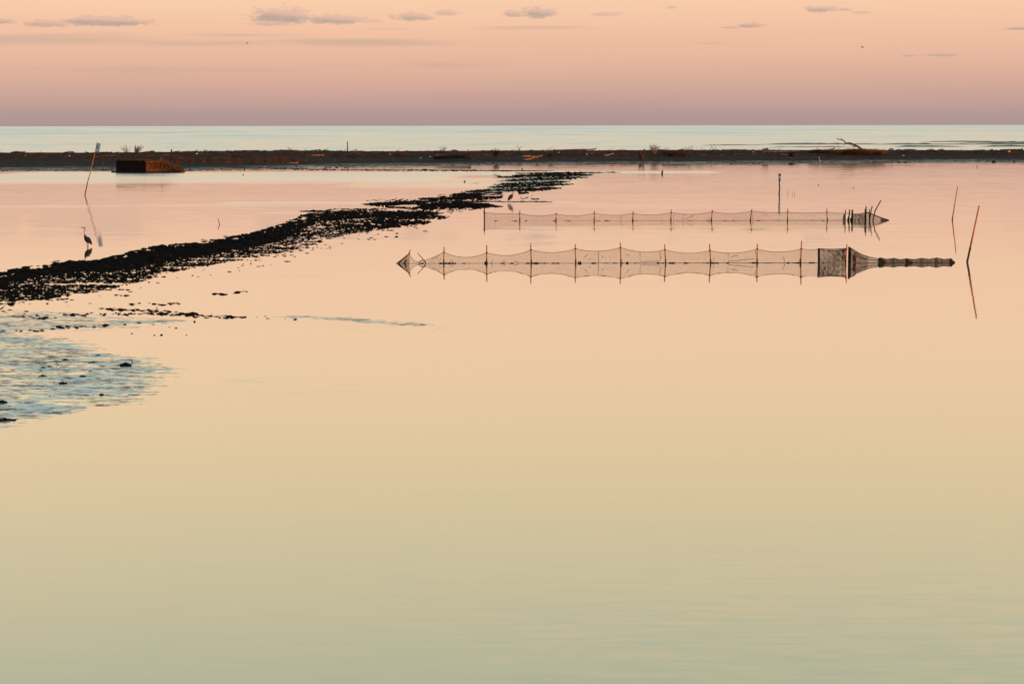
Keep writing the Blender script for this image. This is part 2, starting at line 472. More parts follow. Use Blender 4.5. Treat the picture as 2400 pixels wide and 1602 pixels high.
    k = n.m('ADD', k, n.m('MULTIPLY', n.sstep(a4, .42, .62), n.sstep(y, 600.0, 1300.0, 0.0, .9)))
    rough = n.m('ADD', .29, n.m('MULTIPLY', k, .07))
    tl = n.node('ShaderNodeVectorMath', operation='NORMALIZE'); n.put(tl.inputs[0], n.xyz(0.0, n.m('MULTIPLY', k, -.17), 1.0))
    gl = n.node('ShaderNodeBsdfGlossy'); n.put(gl.inputs['Roughness'], rough); gl.inputs['Color'].default_value = (.985, .985, .975, 1); n.l.new(tl.outputs[0], gl.inputs['Normal'])
    df = n.node('ShaderNodeBsdfDiffuse'); df.inputs[0].default_value = (.03, .055, .06, 1)
    lw = n.node('ShaderNodeLayerWeight'); lw.inputs[0].default_value = .5
    fac = n.m('ADD', .04, n.m('MULTIPLY', n.m('POWER', lw.outputs['Facing'], 3.0), .94))
    o = n.node('ShaderNodeOutputMaterial'); n.l.new(n.mixs(fac, df.outputs[0], gl.outputs[0]), o.inputs[0])
    return m_, s_
M_LAGOON, M_SEA = water_mats()

# ------------------------------------------------------------------ the setting
SEAM = 318.0
q = MB(); q.grid([[(-900, -60, 0), (900, -60, 0)], [(-900, SEAM, 0), (900, SEAM, 0)]])
tag(q.build('lagoon_water', M_LAGOON), kind='structure')
q = MB(); xs = (-60000, -900, 900, 60000)
q.grid([[(x_, SEAM if abs(x_) < 1000 else SEAM, 0) for x_ in xs], [(x_, 2000, 0) for x_ in xs], [(x_, 90000, 0) for x_ in xs]])
tag(q.build('sea', M_SEA), kind='structure')

# sandbar
SHORE_PX = [(-900, 402), (0, 401), (265, 401.5), (430, 402), (520, 397), (650, 395), (800, 391), (1000, 389.5), (1200, 387), (1330, 385.2), (1600, 384.6), (1800, 384), (2000, 382.8), (2200, 381), (2400, 380), (3400, 378)]
SHORE = [(ground(px, py).x, ground(px, py).y) for px, py in SHORE_PX]
CREST_PX = [(-900, 357), (0, 357), (300, 357), (420, 355.5), (520, 353.5), (700, 352.5), (850, 354), (1000, 353.5), (1150, 352.5), (1300, 352), (1600, 351), (1800, 351), (2400, 351.5), (3400, 351.5)]
def crest(x):
    px = 1200 + x * F / 330.0
    py = interp(px, CREST_PX)
    yc = interp(px, [(0, 314), (1200, 330), (2400, 346)])
    hz = 296 - (px / 2400) * 3.3
    return yc, 5.4 - (py - hz) * yc / F
def terrain(x, y):
    ys = interp(x, SHORE); yc, zc = crest(x)
    ys += 1.2 * n2(x * .06, 3.3) + .5 * n2(x * .25, 9.1)
    if y < ys:
        return -.02 * (ys - y) - .002
    if y < yc:
        u = (y - ys) / (yc - ys)
        p = interp(x, [(-85, 1.15), (0, 1.35), (85, 1.8)])
        z = zc * (sst(0, 1, u) ** p) * .985 + .06 * min(1, u * 20) * (1 - u) * (.5 + .5 * sst(0, .12, u))
        amp = sst(.45, .75, u)
        z += amp * (.10 * n2(x * .12, y * .12, 7.) + .08 * n2(x * .35, y * .35) + .03 * n2(x * 1.1, y * 1.1, 3.)) + (.012 + .01 * amp) * n2(x * 1.7, y * 1.1, 5.)
        return z
    d = (y - yc) / 42.0
    return zc * .985 * (1 - sst(0, 1, d)) - .9 * sst(.35, 1.3, d) + .06 * n2(x * .35, y * .35) * (1 - min(1, d))
def hit(px, py):                         # where the photo's ray meets the sandbar (or the water)
    d = ray(px, py)
    Y = 150.0; lim = 360.0
    while Y < lim:
        p = CAM + d * (Y / d.y)
        if p.z <= max(0.0, terrain(p.x, p.y)): return p
        Y += .25
    Yc = crest(d.x / d.y * 330)[0]
    p = CAM + d * (Yc / d.y); p.z = terrain(p.x, p.y)
    return p
xs = [-420 + 12 * i for i in range(27)] + [-96 + .55 * i for i in range(int(192 / .55) + 1)] + [108 + 12 * i for i in range(27)]
ysd = []
v_ = 214.0
while v_ < 400:
    ysd.append(v_); v_ += .6 if 226 < v_ < 350 else 2.5
q = MB(); q.grid([[(x_, y_, terrain(x_, y_)) for x_ in xs] for y_ in ysd])
def sand_mat():
    m_ = bpy.data.materials.new('dark_wet_and_dry_sand'); m_.use_nodes = True
    b = m_.node_tree; n = NT(b); p = b.nodes['Principled BSDF']
    tcx = n.node('ShaderNodeTexCoord'); P = tcx.outputs['Object']; x, y, z = n.sep(P)
    f1, _ = n.noise(n.vscale(P, (.35, .35, .35)), 1.0, 5.0, .65)
    f2, _ = n.noise(n.vscale(P, (.08, .45, .3)), 1.0, 4.0, .6)
    f3, _ = n.noise(n.vscale(P, (2.2, 2.2, 2.2)), 1.0, 3.0, .6)
    wet = n.sstep(n.m('ADD', z, n.m('MULTIPLY', n.m('SUBTRACT', f2, .5), .16)), .20, .05)
    dry = n.mix(n.sstep(f1, .35, .65), (.030, .024, .0225, 1), (.056, .044, .040, 1))
    dry = n.mix(n.m('MULTIPLY', n.sstep(n.m('MULTIPLY', f2, n.sstep(z, .40, .7)), .42, .56), .85), dry, (.050, .022, .012, 1))
    dry = n.mix(n.sstep(f3, .58, .72), dry, (.018, .015, .013, 1))
    n.put(p.inputs['Base Color'], n.mix(wet, dry, (.012, .012, .013, 1)))
    p.inputs['Roughness'].default_value = .9; p.inputs['Specular IOR Level'].default_value = .02
    f4, _ = n.noise(n.vscale(P, (.10, .55, .3)), 1.0, 5.0, .7)
    f5, _ = n.noise(n.vscale(P, (1.3, 1.6, 1.0)), 1.0, 3.0, .6)
    glint = n.m('MULTIPLY', wet, n.m('MULTIPLY', n.sstep(f4, .42, .58), n.sstep(f5, .42, .54)))
    bn = n.node('ShaderNodeBump'); bn.inputs['Strength'].default_value = .6; bn.inputs['Distance'].default_value = .05
    n.put(bn.inputs['Height'], n.noise(n.vscale(P, (1.4, 3.0, 2.0)), 1.0, 4.0, .6)[0]); n.l.new(bn.outputs[0], p.inputs['Normal'])
    gl = n.node('ShaderNodeBsdfGlossy'); gl.inputs['Roughness'].default_value = .42; gl.inputs['Color'].default_value = (.62, .66, .68, 1)
    o = b.nodes['Material Output']
    n.l.new(n.mixs(n.m('MULTIPLY', glint, .85), p.outputs[0], gl.outputs[0]), o.inputs[0])
    return m_
tag(q.build('sandbar', sand_mat(), smooth=True), kind='structure')

# low breaking waves off the beach at the right
def wave(px0, px1, py, hgt, seed, name='breaking_wave'):
    g = random.Random(seed)
    Y = ground(.5 * (px0 + px1), py).y; x0 = (px0 - 1200) / F * Y; x1 = (px1 - 1200) / F * Y
    N = max(12, int((x1 - x0) / .8)); rows = []
    prof = [(-2.6, -.05), (-1.5, .12), (-.8, .55), (-.45, .92), (0, 1.0), (.6, .82), (1.6, .4), (3.2, -.05)]
    for i in range(N + 1):
        t_ = i / N; x_ = x0 + (x1 - x0) * t_
        e = min(1, t_ * 6) * min(1, (1 - t_) * 6)
        h_ = hgt * e * max(.30, .52 + .75 * n2(x_ * .045, seed) + .45 * n2(x_ * .3, seed + 4))
        yo = 6 * n2(x_ * .012, seed + 2) + 1.0 * n2(x_ * .1, seed)
        rows.append([(x_, Y + yo + a * (1.3 + hgt), max(-.04, b_ * h_) if 0 < k < 7 else -.04) for k, (a, b_) in enumerate(prof)])
    m_ = MB(); m_.grid(rows)
    tag(m_.build(name, M_SEA_WAVE, smooth=True), kind='structure')
def wave_mat():
    m_ = bpy.data.materials.new('wave_face_water'); m_.use_nodes = True
    b = m_.node_tree; p = b.nodes['Principled BSDF']; n = NT(b)
    p.inputs['Base Color'].default_value = (.006, .014, .022, 1); p.inputs['Roughness'].default_value = .3; p.inputs['Specular IOR Level'].default_value = .35; p.inputs['IOR'].default_value = 1.33
    tcx = n.node('ShaderNodeTexCoord')
    bn = n.node('ShaderNodeBump'); bn.inputs['Strength'].default_value = .5; bn.inputs['Distance'].default_value = .08
    n.put(bn.inputs['Height'], n.noise(n.vscale(tcx.outputs['Object'], (.5, 1.5, 1.5)), 1.0, 4.0)[0]); n.l.new(bn.outputs[0], p.inputs['Normal'])
    return m_
M_SEA_WAVE = wave_mat()
wave(1770, 2080, 338.6, .8, 1); wave(2040, 2480, 338.4, .8, 2); wave(2250, 2480, 334.6, .8, 3)
wave(1800, 2000, 345.0, .36, 4); wave(2090, 2260, 344.2, .4, 5); wave(2290, 2480, 343.6, .4, 6); wave(2150, 2400, 332.6, .45, 7); wave(1640, 1790, 340.5, .3, 8)

# ------------------------------------------------------------------ mud
def mud_mat(name, darklo, filmr, filmc):
    m_ = bpy.data.materials.new(name); m_.use_nodes = True
    b = m_.node_tree; b.nodes.clear(); n = NT(b)
    tcx = n.node('ShaderNodeTexCoord'); P = tcx.outputs['Object']; x, y, z = n.sep(P)
    f1, _ = n.noise(n.vscale(P, (3.2, 11.0, 1.0)), 1.0, 4.0, .65)
    f2, _ = n.noise(n.vscale(P, (.6, 2.6, 1.0)), 1.0, 3.0, .6)
    k = n.m('ADD', n.m('MULTIPLY', f1, .65), n.m('MULTIPLY', f2, .35))
    dark = n.m('MULTIPLY', n.sstep(k, darklo, darklo + .045), .95)
    f3, _ = n.noise(n.vscale(P, (.5, 1.3, 1.0)), 1.0, 4.0, .6)
    f4, _ = n.noise(n.vscale(P, (2.2, 6.5, 1.0)), 1.0, 3.0, .6)
    rg_ = n.m('ADD', n.m('MULTIPLY', f3, .55), n.m('MULTIPLY', f4, .45))
    gl = n.node('ShaderNodeBsdfGlossy'); gl.inputs['Color'].default_value = filmc; n.put(gl.inputs['Roughness'], n.sstep(rg_, .43, .56, .07, filmr)); n.put(gl.inputs['Color'], n.mix(n.sstep(rg_, .43, .57), (.90, .91, .90, 1), filmc))
    pr = n.node('ShaderNodeBsdfPrincipled'); pr.inputs['Base Color'].default_value = (.016, .026, .040, 1); pr.inputs['Roughness'].default_value = .6; pr.inputs['Specular IOR Level'].default_value = .08  # dark streaks: navy of the reflected upper sky put into the base colour
    o = n.node('ShaderNodeOutputMaterial'); n.l.new(n.mixs(dark, gl.outputs[0], pr.outputs[0]), o.inputs[0])
    return m_
M_MUDFLAT = mud_mat('wet_mud_film', .513, .42, (.64, .755, .80, 1))
def inpoly(px, py, poly):
    c = False; j = len(poly) - 1
    for i in range(len(poly)):
        xi, yi = poly[i]; xj, yj = poly[j]
        if (yi > py) != (yj > py) and px < (xj - xi) * (py - yi) / (yj - yi) + xi: c = not c
        j = i
    return c
def edist(x, y, poly):
    best = 1e9
    for i in range(len(poly)):
        ax, ay = poly[i]; bx, by = poly[(i + 1) % len(poly)]
        vx, vy = bx - ax, by - ay
        t_ = max(0, min(1, ((x - ax) * vx + (y - ay) * vy) / max(1e-9, vx * vx + vy * vy)))
        best = min(best, math.hypot(x - ax - t_ * vx, y - ay - t_ * vy))
    return best
def mud_sheet(name, polypx, step, top, edge, lab):
    poly = [(ground(a, b).x, ground(a, b).y) for a, b in polypx]
    x0, x1 = min(p[0] for p in poly) - .5, max(p[0] for p in poly) + .5
    y0, y1 = min(p[1] for p in poly) - .5, max(p[1] for p in poly) + .5
    nx, ny = int((x1 - x0) / step[0]) + 1, int((y1 - y0) / step[1]) + 1
    hs = {}; m_ = MB(); idx = {}
    for j in range(ny + 1):
        for i in range(nx + 1):
            x_, y_ = x0 + i * step[0], y0 + j * step[1]
            d = edist(x_, y_, poly)
            if not inpoly(x_, y_, poly):
                if d > .3: continue
                d = -d
            h_ = top * (min(1, max(-1, d / edge)) - .30) + .006 * n2(x_ * .55, y_ * 2.4, 1.) + .008 * n2(x_ * 1.7, y_ * 6.5, 2.) + .006 * n2(x_ * 4.5, y_ * 13, 4.)
            idx[(i, j)] = len(m_.v); m_.v.append(Vector((x_, y_, h_))); hs[(i, j)] = h_
    for j in range(ny):
        for i in range(nx):
            k = ((i, j), (i + 1, j), (i + 1, j + 1), (i, j + 1))
            if all(c in idx for c in k) and max(hs[c] for c in k) > -.001:
                m_.face(tuple(idx[c] for c in k))
    tag(m_.build(name, M_MUDFLAT, smooth=True), kind='structure')
mud_sheet('mud_flat', [(-160, 782), (0, 781), (120, 785), (190, 800), (240, 824), (330, 836), (415, 848), (402, 880), (375, 915), (325, 942), (200, 964), (90, 988), (0, 1006), (-160, 1020)], (.06, .03), .010, .95, '')
mud_sheet('mud_flat', [(-160, 726), (0, 727), (120, 731), (300, 744), (430, 752), (330, 766), (200, 772), (0, 786), (-160, 788)], (.09, .06), .004, 1.5, '')
mud_sheet('mud_flat', [(640, 742), (700, 739), (800, 743), (870, 748), (980, 757), (1050, 767), (970, 764), (870, 758), (760, 749), (680, 746)], (.07, .05), .006, .35, '')
mud_sheet('mud_flat', [(600, 396.5), (760, 397), (1000, 399), (1200, 401), (1300, 401.5), (1200, 402.5), (1000, 401.2), (760, 399), (640, 398)], (.4, .3), .05, 2.0, '')
mud_sheet('mud_flat', [(1160, 419), (1260, 410), (1400, 405), (1420, 406), (1370, 417), (1310, 432), (1270, 444), (1160, 452), (1080, 455), (1150, 440)], (.4, .3), .007, 2.0, '')

M_LUMP = mat('black_wet_mud_lump', (.006, .0052, .0048), .9, .5, 2.0, spec=.03)
g = random.Random(21)
bank = MB()
TOP_A = [(-120, 668), (0, 641), (60, 624), (150, 614), (235, 609), (337, 580), (490, 564), (613, 541), (660, 525), (705, 505), (740, 496), (880, 494), (960, 497), (1030, 503)]
BOT_A = [(-120, 742), (0, 724), (100, 702), (250, 680), (340, 657), (430, 632), (570, 608), (700, 584), (780, 558), (850, 542), (930, 533), (985, 523), (1030, 508)]
cnt = 0
def put_lump(bk, p, big=1.0):
    w_ = g.uniform(.05, .12) * big * (1.7 if g.random() < .06 else 1)
    bk.lump((p.x, p.y, 0), w_ * g.uniform(.9, 1.9), w_ * g.uniform(.8, 1.3), w_ * g.uniform(.22, .6), n=5, rg=g)
for _try in range(76000):
    px = g.uniform(-110, 1030)
    tpy, bpy_ = interp(px, TOP_A), interp(px, BOT_A)
    py = g.uniform(tpy - 6, bpy_ + 26)
    p = ground(px, py)
    t_ = (py - tpy) / (bpy_ - tpy)
    st = .55 * n2(p.x * .16, p.y * 1.0, 5.) + .5 * n2(p.x * .6, p.y * 2.6, 8.)
    sol = .30 + .24 * sst(180, 330, px) - .22 * sst(640, 760, px)
    if t_ < 0: dens = .05 if st > .12 else 0
    elif t_ < sol: dens = (.36 if st > -.42 else .03)
    elif t_ < 1.0:
        th = -.34 + .42 * (t_ - sol) / (1 - sol)
        dens = .34 * sst(th - .14, th + .04, st) + .012
    else: dens = .14 if st > .26 + .6 * (t_ - 1.0) else .003
    dens *= 1 - .93 * sst(900, 1040, px + 60 * n2(p.x * .5, p.y * 1.4, 3.))
    if t_ < .14 and n2(p.x * .45, p.y * .9, 6.) < -.05: dens *= .12
    if g.random() < dens:
        put_lump(bank, p, (.95 if t_ < sol else .5) + .25 * sst(500, 1000, px)); cnt += 1
def stroke(bk, x0, y0, x1, y1, th, n_, big=1.0, taper=True):
    for _ in range(int(n_ * (2.4 if big > 1.25 else .7))):
        t_ = g.random()
        k = math.sin(pi * min(1, max(0, t_))) ** .5 if taper else 1
        px = x0 + (x1 - x0) * t_ + g.gauss(0, 4); py = y0 + (y1 - y0) * t_ + g.gauss(0, th * .5 * k)
        if abs(px - 1196) < 20 and 449 < py < 472.6: continue
        p = ground(px, py)
        if n2(p.x * .35, p.y * .3, 2.) < -.42: continue
        put_lump(bk, p, big * (.56 if big > 1.25 else .66))
tag(bank.build('mud_bank_lumps', M_LUMP), kind='stuff')
bank2 = MB()
for a in ((705, 495, 800, 496, 2, 70, 1.3), (855, 478, 1010, 472, 4, 170, 1.5), (875, 480, 1150, 481.5, 10, 1150, 1.5), (900, 497, 1030, 500, 5, 150, 1.4), (880, 520, 1000, 521, 8, 170, 1.4), (930, 509, 1045, 508, 7, 130, 1.3), (760, 492, 900, 490, 3, 60, 1.3), (985, 466, 1200, 461, 6, 330, 1.6), (1060, 457, 1230, 452, 7, 330, 1.6),
          (1000, 471.5, 1290, 473.5, 1.6, 260, 1.3), (1060, 480, 1170, 484, 5, 150, 1.5), (1100, 449, 1310, 441, 5, 420, 1.8), (1150, 439, 1330, 432, 4, 300, 1.8),
          (1165, 433, 1330, 426, 3.5, 300, 1.9), (1185, 424, 1370, 416, 3.5, 340, 2.0), (1170, 416, 1385, 410, 4, 360, 2.0), (1205, 411, 1360, 408, 3, 200, 2.0), (1215, 406.5, 1420, 404.5, 1.6, 330, 2.0), (1420, 404.5, 1450, 404.5, .8, 20, 2.0),
          (640, 396, 800, 398.4, 1.5, 160, 2.1), (800, 398.4, 1290, 401.4, 1.5, 620, 2.1), (1090, 430, 1122, 430, .5, 14, 1.2), (860, 470, 960, 466, 3, 30, 1.2), (1010, 497, 1060, 497, 7, 24, 1.1),
          (1030, 463, 1260, 466, 8, 60, 1.3)):
    stroke(bank2, *a)
tag(bank2.build('far_mud_bank_lumps', M_LUMP), kind='stuff')
bank3 = MB()
for a in ((230, 722, 430, 733, 5, 60, .9), (330, 734, 575, 744, 4, 110, .9), (150, 738, 330, 735, 4, 60, .9), (30, 740, 130, 743, 5, 26, .8), (60, 748, 130, 746, 3, 20, .8), (110, 771, 250, 762, 3, 34, .8), (0, 777, 95, 775, 3, 24, .8),
          (260, 757, 350, 752, 6, 12, .8), (495, 689, 538, 690, 2, 16, 1.0), (545, 687, 588, 680, 2, 12, .9), (120, 730, 200, 740, 8, 12, .7), (600, 744, 700, 748, 3, 10, .6), (180, 760, 420, 770, 9, 14, .6), (300, 715, 420, 712, 8, 22, .8)):
    stroke(bank3, *a)
tag(bank3.build('scattered_mud_lumps', M_LUMP), kind='stuff')

# separate lumps and weedy clumps on the flat
def clump(px, py, wpx, hpx, label, grassy=True, cat='mud clump', name='mud_clump', group='weedy mud clumps on the wet flat'):
    p = ground(px, py); s_ = p.y / F
    m_ = MB(); rw, rh = wpx * s_ * .5, hpx * s_
    for i in range(5):
        t_ = i / 4 - .5
        k = 1 - abs(t_) * 1.1
        m_.lump((p.x + t_ * 1.5 * rw, p.y + g.uniform(-.12, .12) * rw, 0), rw * .5 * (.6 + .4 * k), rw * .45, rh * (.35 + .6 * k), n=8, rg=g)
    o = m_.build(name, M_LUMP, loc=p); tag(o, label, cat, group)
    if grassy:
        b_ = MB()
        for _ in range(int(30 + wpx * 3)):
            t_ = g.uniform(-1, 1); bx = p.x + t_ * rw * .9; z0 = rh * .75 * (1 - abs(t_)) ; h_ = rh * g.uniform(.12, .38)
            lean = g.uniform(-.5, .5) + t_ * .5
            b_.tube([(bx, p.y + g.uniform(-.5, .5) * rw * .4, z0 - .01), (bx + lean * h_, p.y, z0 + h_)], [.006, .002], n=3, cap=False)
        o2 = b_.build('weed_fringe', M_WEED, parent=o); o2['kind'] = 'stuff'
for a in ((230, 832.5, 12, 3, "small flat mud clump farthest from the viewer on the left wet flat"),
          (153, 844.5, 18, 5, "peaked weedy mud clump at the flat's far side, left of a wide low one"),
          (218, 850, 21, 4, "wide low mud clump left of the largest clump on the flat"),
          (294, 858, 26, 10.5, "largest rounded weedy mud clump, beside a short upright stick"),
          (101, 862.5, 13, 3.6, "small mud clump touching a longer one, below a bent twig"),
          (115, 859.5, 15, 3, "long thin mud clump right behind a small one, left of a bent twig"),
          (122, 864, 9, 2, "tiny dark mud clump under the long thin clump near the bent twig"),
          (95, 868.5, 11, 2.6, "small low mud clump just left and below the trio near the bent twig"),
          (211, 870, 12, 2.4, "small oval mud clump below the wide low clump"),
          (100, 882, 19, 4.6, "ragged weedy mud clump at the left in the middle of the flat"),
          (194, 882.5, 18, 4.4, "bushy mud clump in the very middle of the flat"),
          (147, 899, 21, 5.4, "star shaped weedy mud clump below and between two ragged clumps"),
          (238, 926, 13, 5, "solitary peaked mud clump in the lower right of the flat"),
          (117, 928.5, 8, 2.2, "tiny solitary mud clump in the lower part of the flat"),
          (4, 944, 26, 8, "spiky weed covered clump cut by the left photo edge, upper one"),
          (12, 985, 50, 6, "long dark weedy mud clump at the left edge near the flat's lower end")):
    clump(*a)
for a in ((456, 754, 5, 3.6, "single round mud lump in open water right of the lumpy streak"),
          (378.5, 785, 6, 3.4, "larger of two dark lumps side by side in the calm water left"),
          (362, 785.5, 5, 2, "smaller, flatter lump of a pair in the calm water left"),
          (309, 781.5, 6, 1.8, "flat dark lump alone in calm water above the mud flat"),
          (437, 785, 4, 1.6, "tiny dark lump rightmost in the calm water above the mud flat")):
    clump(*a, grassy=False, cat='mud lump', name='mud_lump', group='single lumps in calm water')

# ------------------------------------------------------------------ sticks, floats
def px_pts(Y, pts): return [at(a, b, Y) for a, b in pts]
def stick(name, pts, r, mat_, label, cat, base=None, group=None, n=6, below=.3, parent=None):
    """bent stick standing at its first point; pts in photo pixels"""
    p0 = ground(*pts[0]) if base is None else base
    P = px_pts(p0.y, pts); P[0] = p0
    if below: P = [P[0] + (P[0] - P[1]).normalized() * below] + P
    r = r if hasattr(r, '__len__') else [r] * len(P)
    r = list(r); r = [r[0]] * (len(P) - len(r)) + r
    m_ = MB(); m_.tube(P, r, n=n)
    if parent is not None: return m_.build(name, mat_, parent=parent)
    return tag(m_.build(name, mat_, loc=p0, smooth=True), label, cat, group)

# leaning poles on the right
def two_tone(name, base_px, top_px, r, dark_frac, label, hi):
    p0 = ground(*base_px); p1 = at(top_px[0], top_px[1], p0.y - .15)
    t_ = thing(name, p0, label, 'pole')
    pm = p0.lerp(p1, dark_frac); d = (p1 - p0).normalized()
    MB().tube([p0 - d * .6, p0, pm], [r * 1.12, r * 1.1, r], n=8).build('wet_base', M_WETWOOD, parent=t_, smooth=True)
    MB().tube([pm, pm.lerp(p1, .5), p1], [r * 1.01, r * .9, r * .75], n=8).build('shaft', hi, parent=t_, smooth=True)
    MB().tube([pm - d * .03, pm + d * .03], [r * 1.15] * 2, n=8).build('node_ring', M_WETWOOD, parent=t_)
    return t_
two_tone('leaning_pole', (2231.8, 515), (2244.6, 436.6), .035, .06, 'orange cane pole leaning right, the farther of two beyond the net tips', M_STAKE)
two_tone('leaning_pole', (2266.9, 613.6), (2295, 482), .040, .24, 'tallest leaning pole with dark wet foot, at the right of the near net', M_STAKE)

# left marker pole with board
p0 = ground(199, 457)
mp = thing('marker_pole', p0, 'tall bent leaning pole with a pale blue board near the reed hide', 'marker pole')
P = [p0 + Vector((-.06, 0, -.5)), p0] + px_pts(p0.y, [(205, 428), (212, 404), (219, 372), (224, 352), (228, 334)])
MB().tube(P[:3], [.045, .042, .038], n=8).build('wet_base', M_WETWOOD, parent=mp, smooth=True)
MB().tube(P[2:], [.036, .034, .032, .03, .028], n=8).build('shaft', M_REDCANE, parent=mp, smooth=True)
def board(parent, corners, Y, thick, m_, name='board', yaw=.85):
    c = px_pts(Y, corners); b_ = MB()
    cx = sum((q.x for q in c)) / 4
    f_ = [Vector((q.x, q.y - (q.x - cx) * yaw, q.z)) for q in c]; bk = [q + Vector((0, thick, 0)) for q in f_]
    b_.v += f_ + bk
    for q in ((0, 1, 2, 3), (7, 6, 5, 4), (0, 4, 5, 1), (1, 5, 6, 2), (2, 6, 7, 3), (3, 7, 4, 0)): b_.face(q)
    return b_.build(name, m_, parent=parent)
M_BOARD = mat('pale_blue_painted_board', (.42, .50, .58), .5, .12, 2)
M_BLUE = mat('blue_paint', (.07, .13, .36), .5, .15, 3)
M_RED = mat('red_paint', (.75, .16, .10), .5, .1, 3)
M_BLUEW = mat('white_paint', (.75, .72, .70), .5, .1, 3)
YB = p0.y - .07
bd = board(mp, [(226.8, 335), (237.2, 336), (233.6, 355.5), (224.0, 354.2)], YB, .02, M_BOARD)
board(mp, [(224.0, 354.4), (233.6, 355.7), (232.7, 360.2), (223.3, 358.6)], YB, .02, M_BLUE, 'blue_lower_strip')
for k in range(5):                       # a worn line of red marks, not legible
    a = 227.2 + k * 1.75
    board(bd, [(a, 343.2 + k * .18), (a + 1.2, 343.3 + k * .18), (a + 1.0, 345.3 + k * .18), (a - .2, 345.2 + k * .18)], YB - .012, .006, M_RED, 'red_mark')
# right small marker post
p0 = ground(1826, 454)
mk = thing('marker_post', p0, 'upright post with two small blue boards and a white band, standing beyond the far net', 'marker post')
MB().tube([p0 - Vector((0, 0, .5)), p0, at(1827.2, 441, p0.y), at(1826.2, 424, p0.y), at(1825.8, 408, p0.y)], [.06, .055, .05, .045, .04], n=8).build('shaft', M_BLACK, parent=mk, smooth=True)
board(mk, [(1824.6, 407.5), (1830.2, 406), (1829.4, 414), (1825.2, 414)], p0.y - .07, .03, M_BLUE, 'board')
board(mk, [(1825.2, 417), (1829.4, 417), (1829.0, 425.5), (1824.9, 425.5)], p0.y - .07, .03, M_BLUE, 'board')
board(mk, [(1825.0, 414.2), (1829.6, 414.2), (1829.6, 416.8), (1825.0, 416.8)], p0.y - .08, .05, M_BLUEW, 'white_band')

stick('bent_twig', [(515, 525.5), (512.5, 519), (511, 512)], [.022, .02, .014], M_TWIG, 'thin bent twig standing alone in the water above the long mud bank', 'twig')
# its fine drooping side shoot
stick('dark_stake', [(1552, 407), (1551.6, 403), (1553.6, 399)], [.10, .10, .06], M_BLACK, 'short bent dark stake in the far shallows below the round bush', 'stake')
for k, (a, b, c_, lab) in enumerate(((1846.5, 456, 446, 'hair thin reed stalk right of the blue marker post, nearest to it'), (1857.5, 456, 449, 'hair thin reed stalk, middle and faintest of three right of the marker post'), (1862.5, 456.5, 448, 'hair thin reed stalk farthest right of three by the marker post'))):
    stick('reed_stalk', [(a, b), (a - .6, (b + c_) / 2), (a + .4, c_)], [.012, .011, .006], M_TWIG, lab, 'reed stalk', group='thin reed stalks by the marker post')
stick('upright_stick', [(311, 850), (309, 845), (307, 840.5)], [.012, .011, .009], M_WETWOOD, 'short upright stick behind the largest mud clump', 'stick')
stick('bent_twig', [(137.5, 855), (134, 852), (130, 848.5)], [.012, .010, .007], M_WETWOOD, 'short bent twig stuck in the mud among the small clumps', 'twig')
stick('bent_twig', [(2289, 391.5), (2290.4, 388.6), (2288, 386)], [.04, .03, .02], M_TWIG, 'small hooked twig in the water close to the right shore', 'twig')
stick('fallen_twig', [(1175, 413.2), (1167, 411.6), (1156, 408.6)], [.05, .05, .03], M_DRIFTD, 'fallen twig lying half sunk left of the far mud strands', 'twig', below=0)
def floater(px, py, r_px, label, name='round_float', mat_=M_FLOAT, stem=True):
    p = ground(px, py); r = r_px * p.y / F
    MBf = MB(); MBf.ball((p.x, p.y, r * .75), r, r, r * .95, 10, 7)
    o = MBf.build(name, mat_, loc=p, smooth=True); tag(o, label, 'float', 'dark floats on the lagoon')
    if stem:
        MB().tube([(p.x, p.y, r * 1.6), (p.x, p.y, r * 2.0)], r * .18, n=6).build('eyelet', M_FLOAT, parent=o)
floater(1089, 427, 2.2, 'round dark float with a reflection, left of the far mud strands')
floater(573, 398.6, 2.0, 'small dark float against the far shore, upper of two near each other')
floater(570, 411, 1.7, 'small dark float in the pale water strip, lower of two near each other')
floater(1918, 433.4, 1.1, 'tiny dark float right of the blue marker post')
floater(2000.5, 440.6, 1.0, 'tiny dark float farther right of the blue marker post')

# ------------------------------------------------------------------ fyke nets
def catenary(a, b, sag, n_):
    return [a.lerp(b, i / n_) - Vector((0, 0, 4 * sag * (i / n_) * (1 - i / n_))) for i in range(n_ + 1)]
def net_panel(parent, a, b, sag, m_, bottom=-.06, n_=14, nz=5, bulge=0.0, name='net_panel', folds=.02):
    """a, b: the upper corners; hangs to just below the water"""
    top = catenary(a, b, sag, n_)
    rows = []; uvs = []
    for j in range(nz + 1):
        k = j / nz; row = []; ur = []
        for i, p in enumerate(top):
            z_ = p.z + (bottom - p.z) * k
            y_ = p.y + bulge * sin(pi * k) + folds * n2(p.x * 3.0, k * 1.5, parent.location.y)
            row.append(Vector((p.x, y_, z_))); ur.append((p.x - a.x, z_))
        rows.append(row); uvs.append(ur)
    b_ = MB(); b_.grid(rows, uvs)
    o = b_.build(name, m_, parent=parent, smooth=True)
    return o, top
def rope(parent, pts, r, name='top_rope', m_=None):
    return MB().tube(pts, r, n=5).build(name, m_ or M_ROPE, parent=parent)
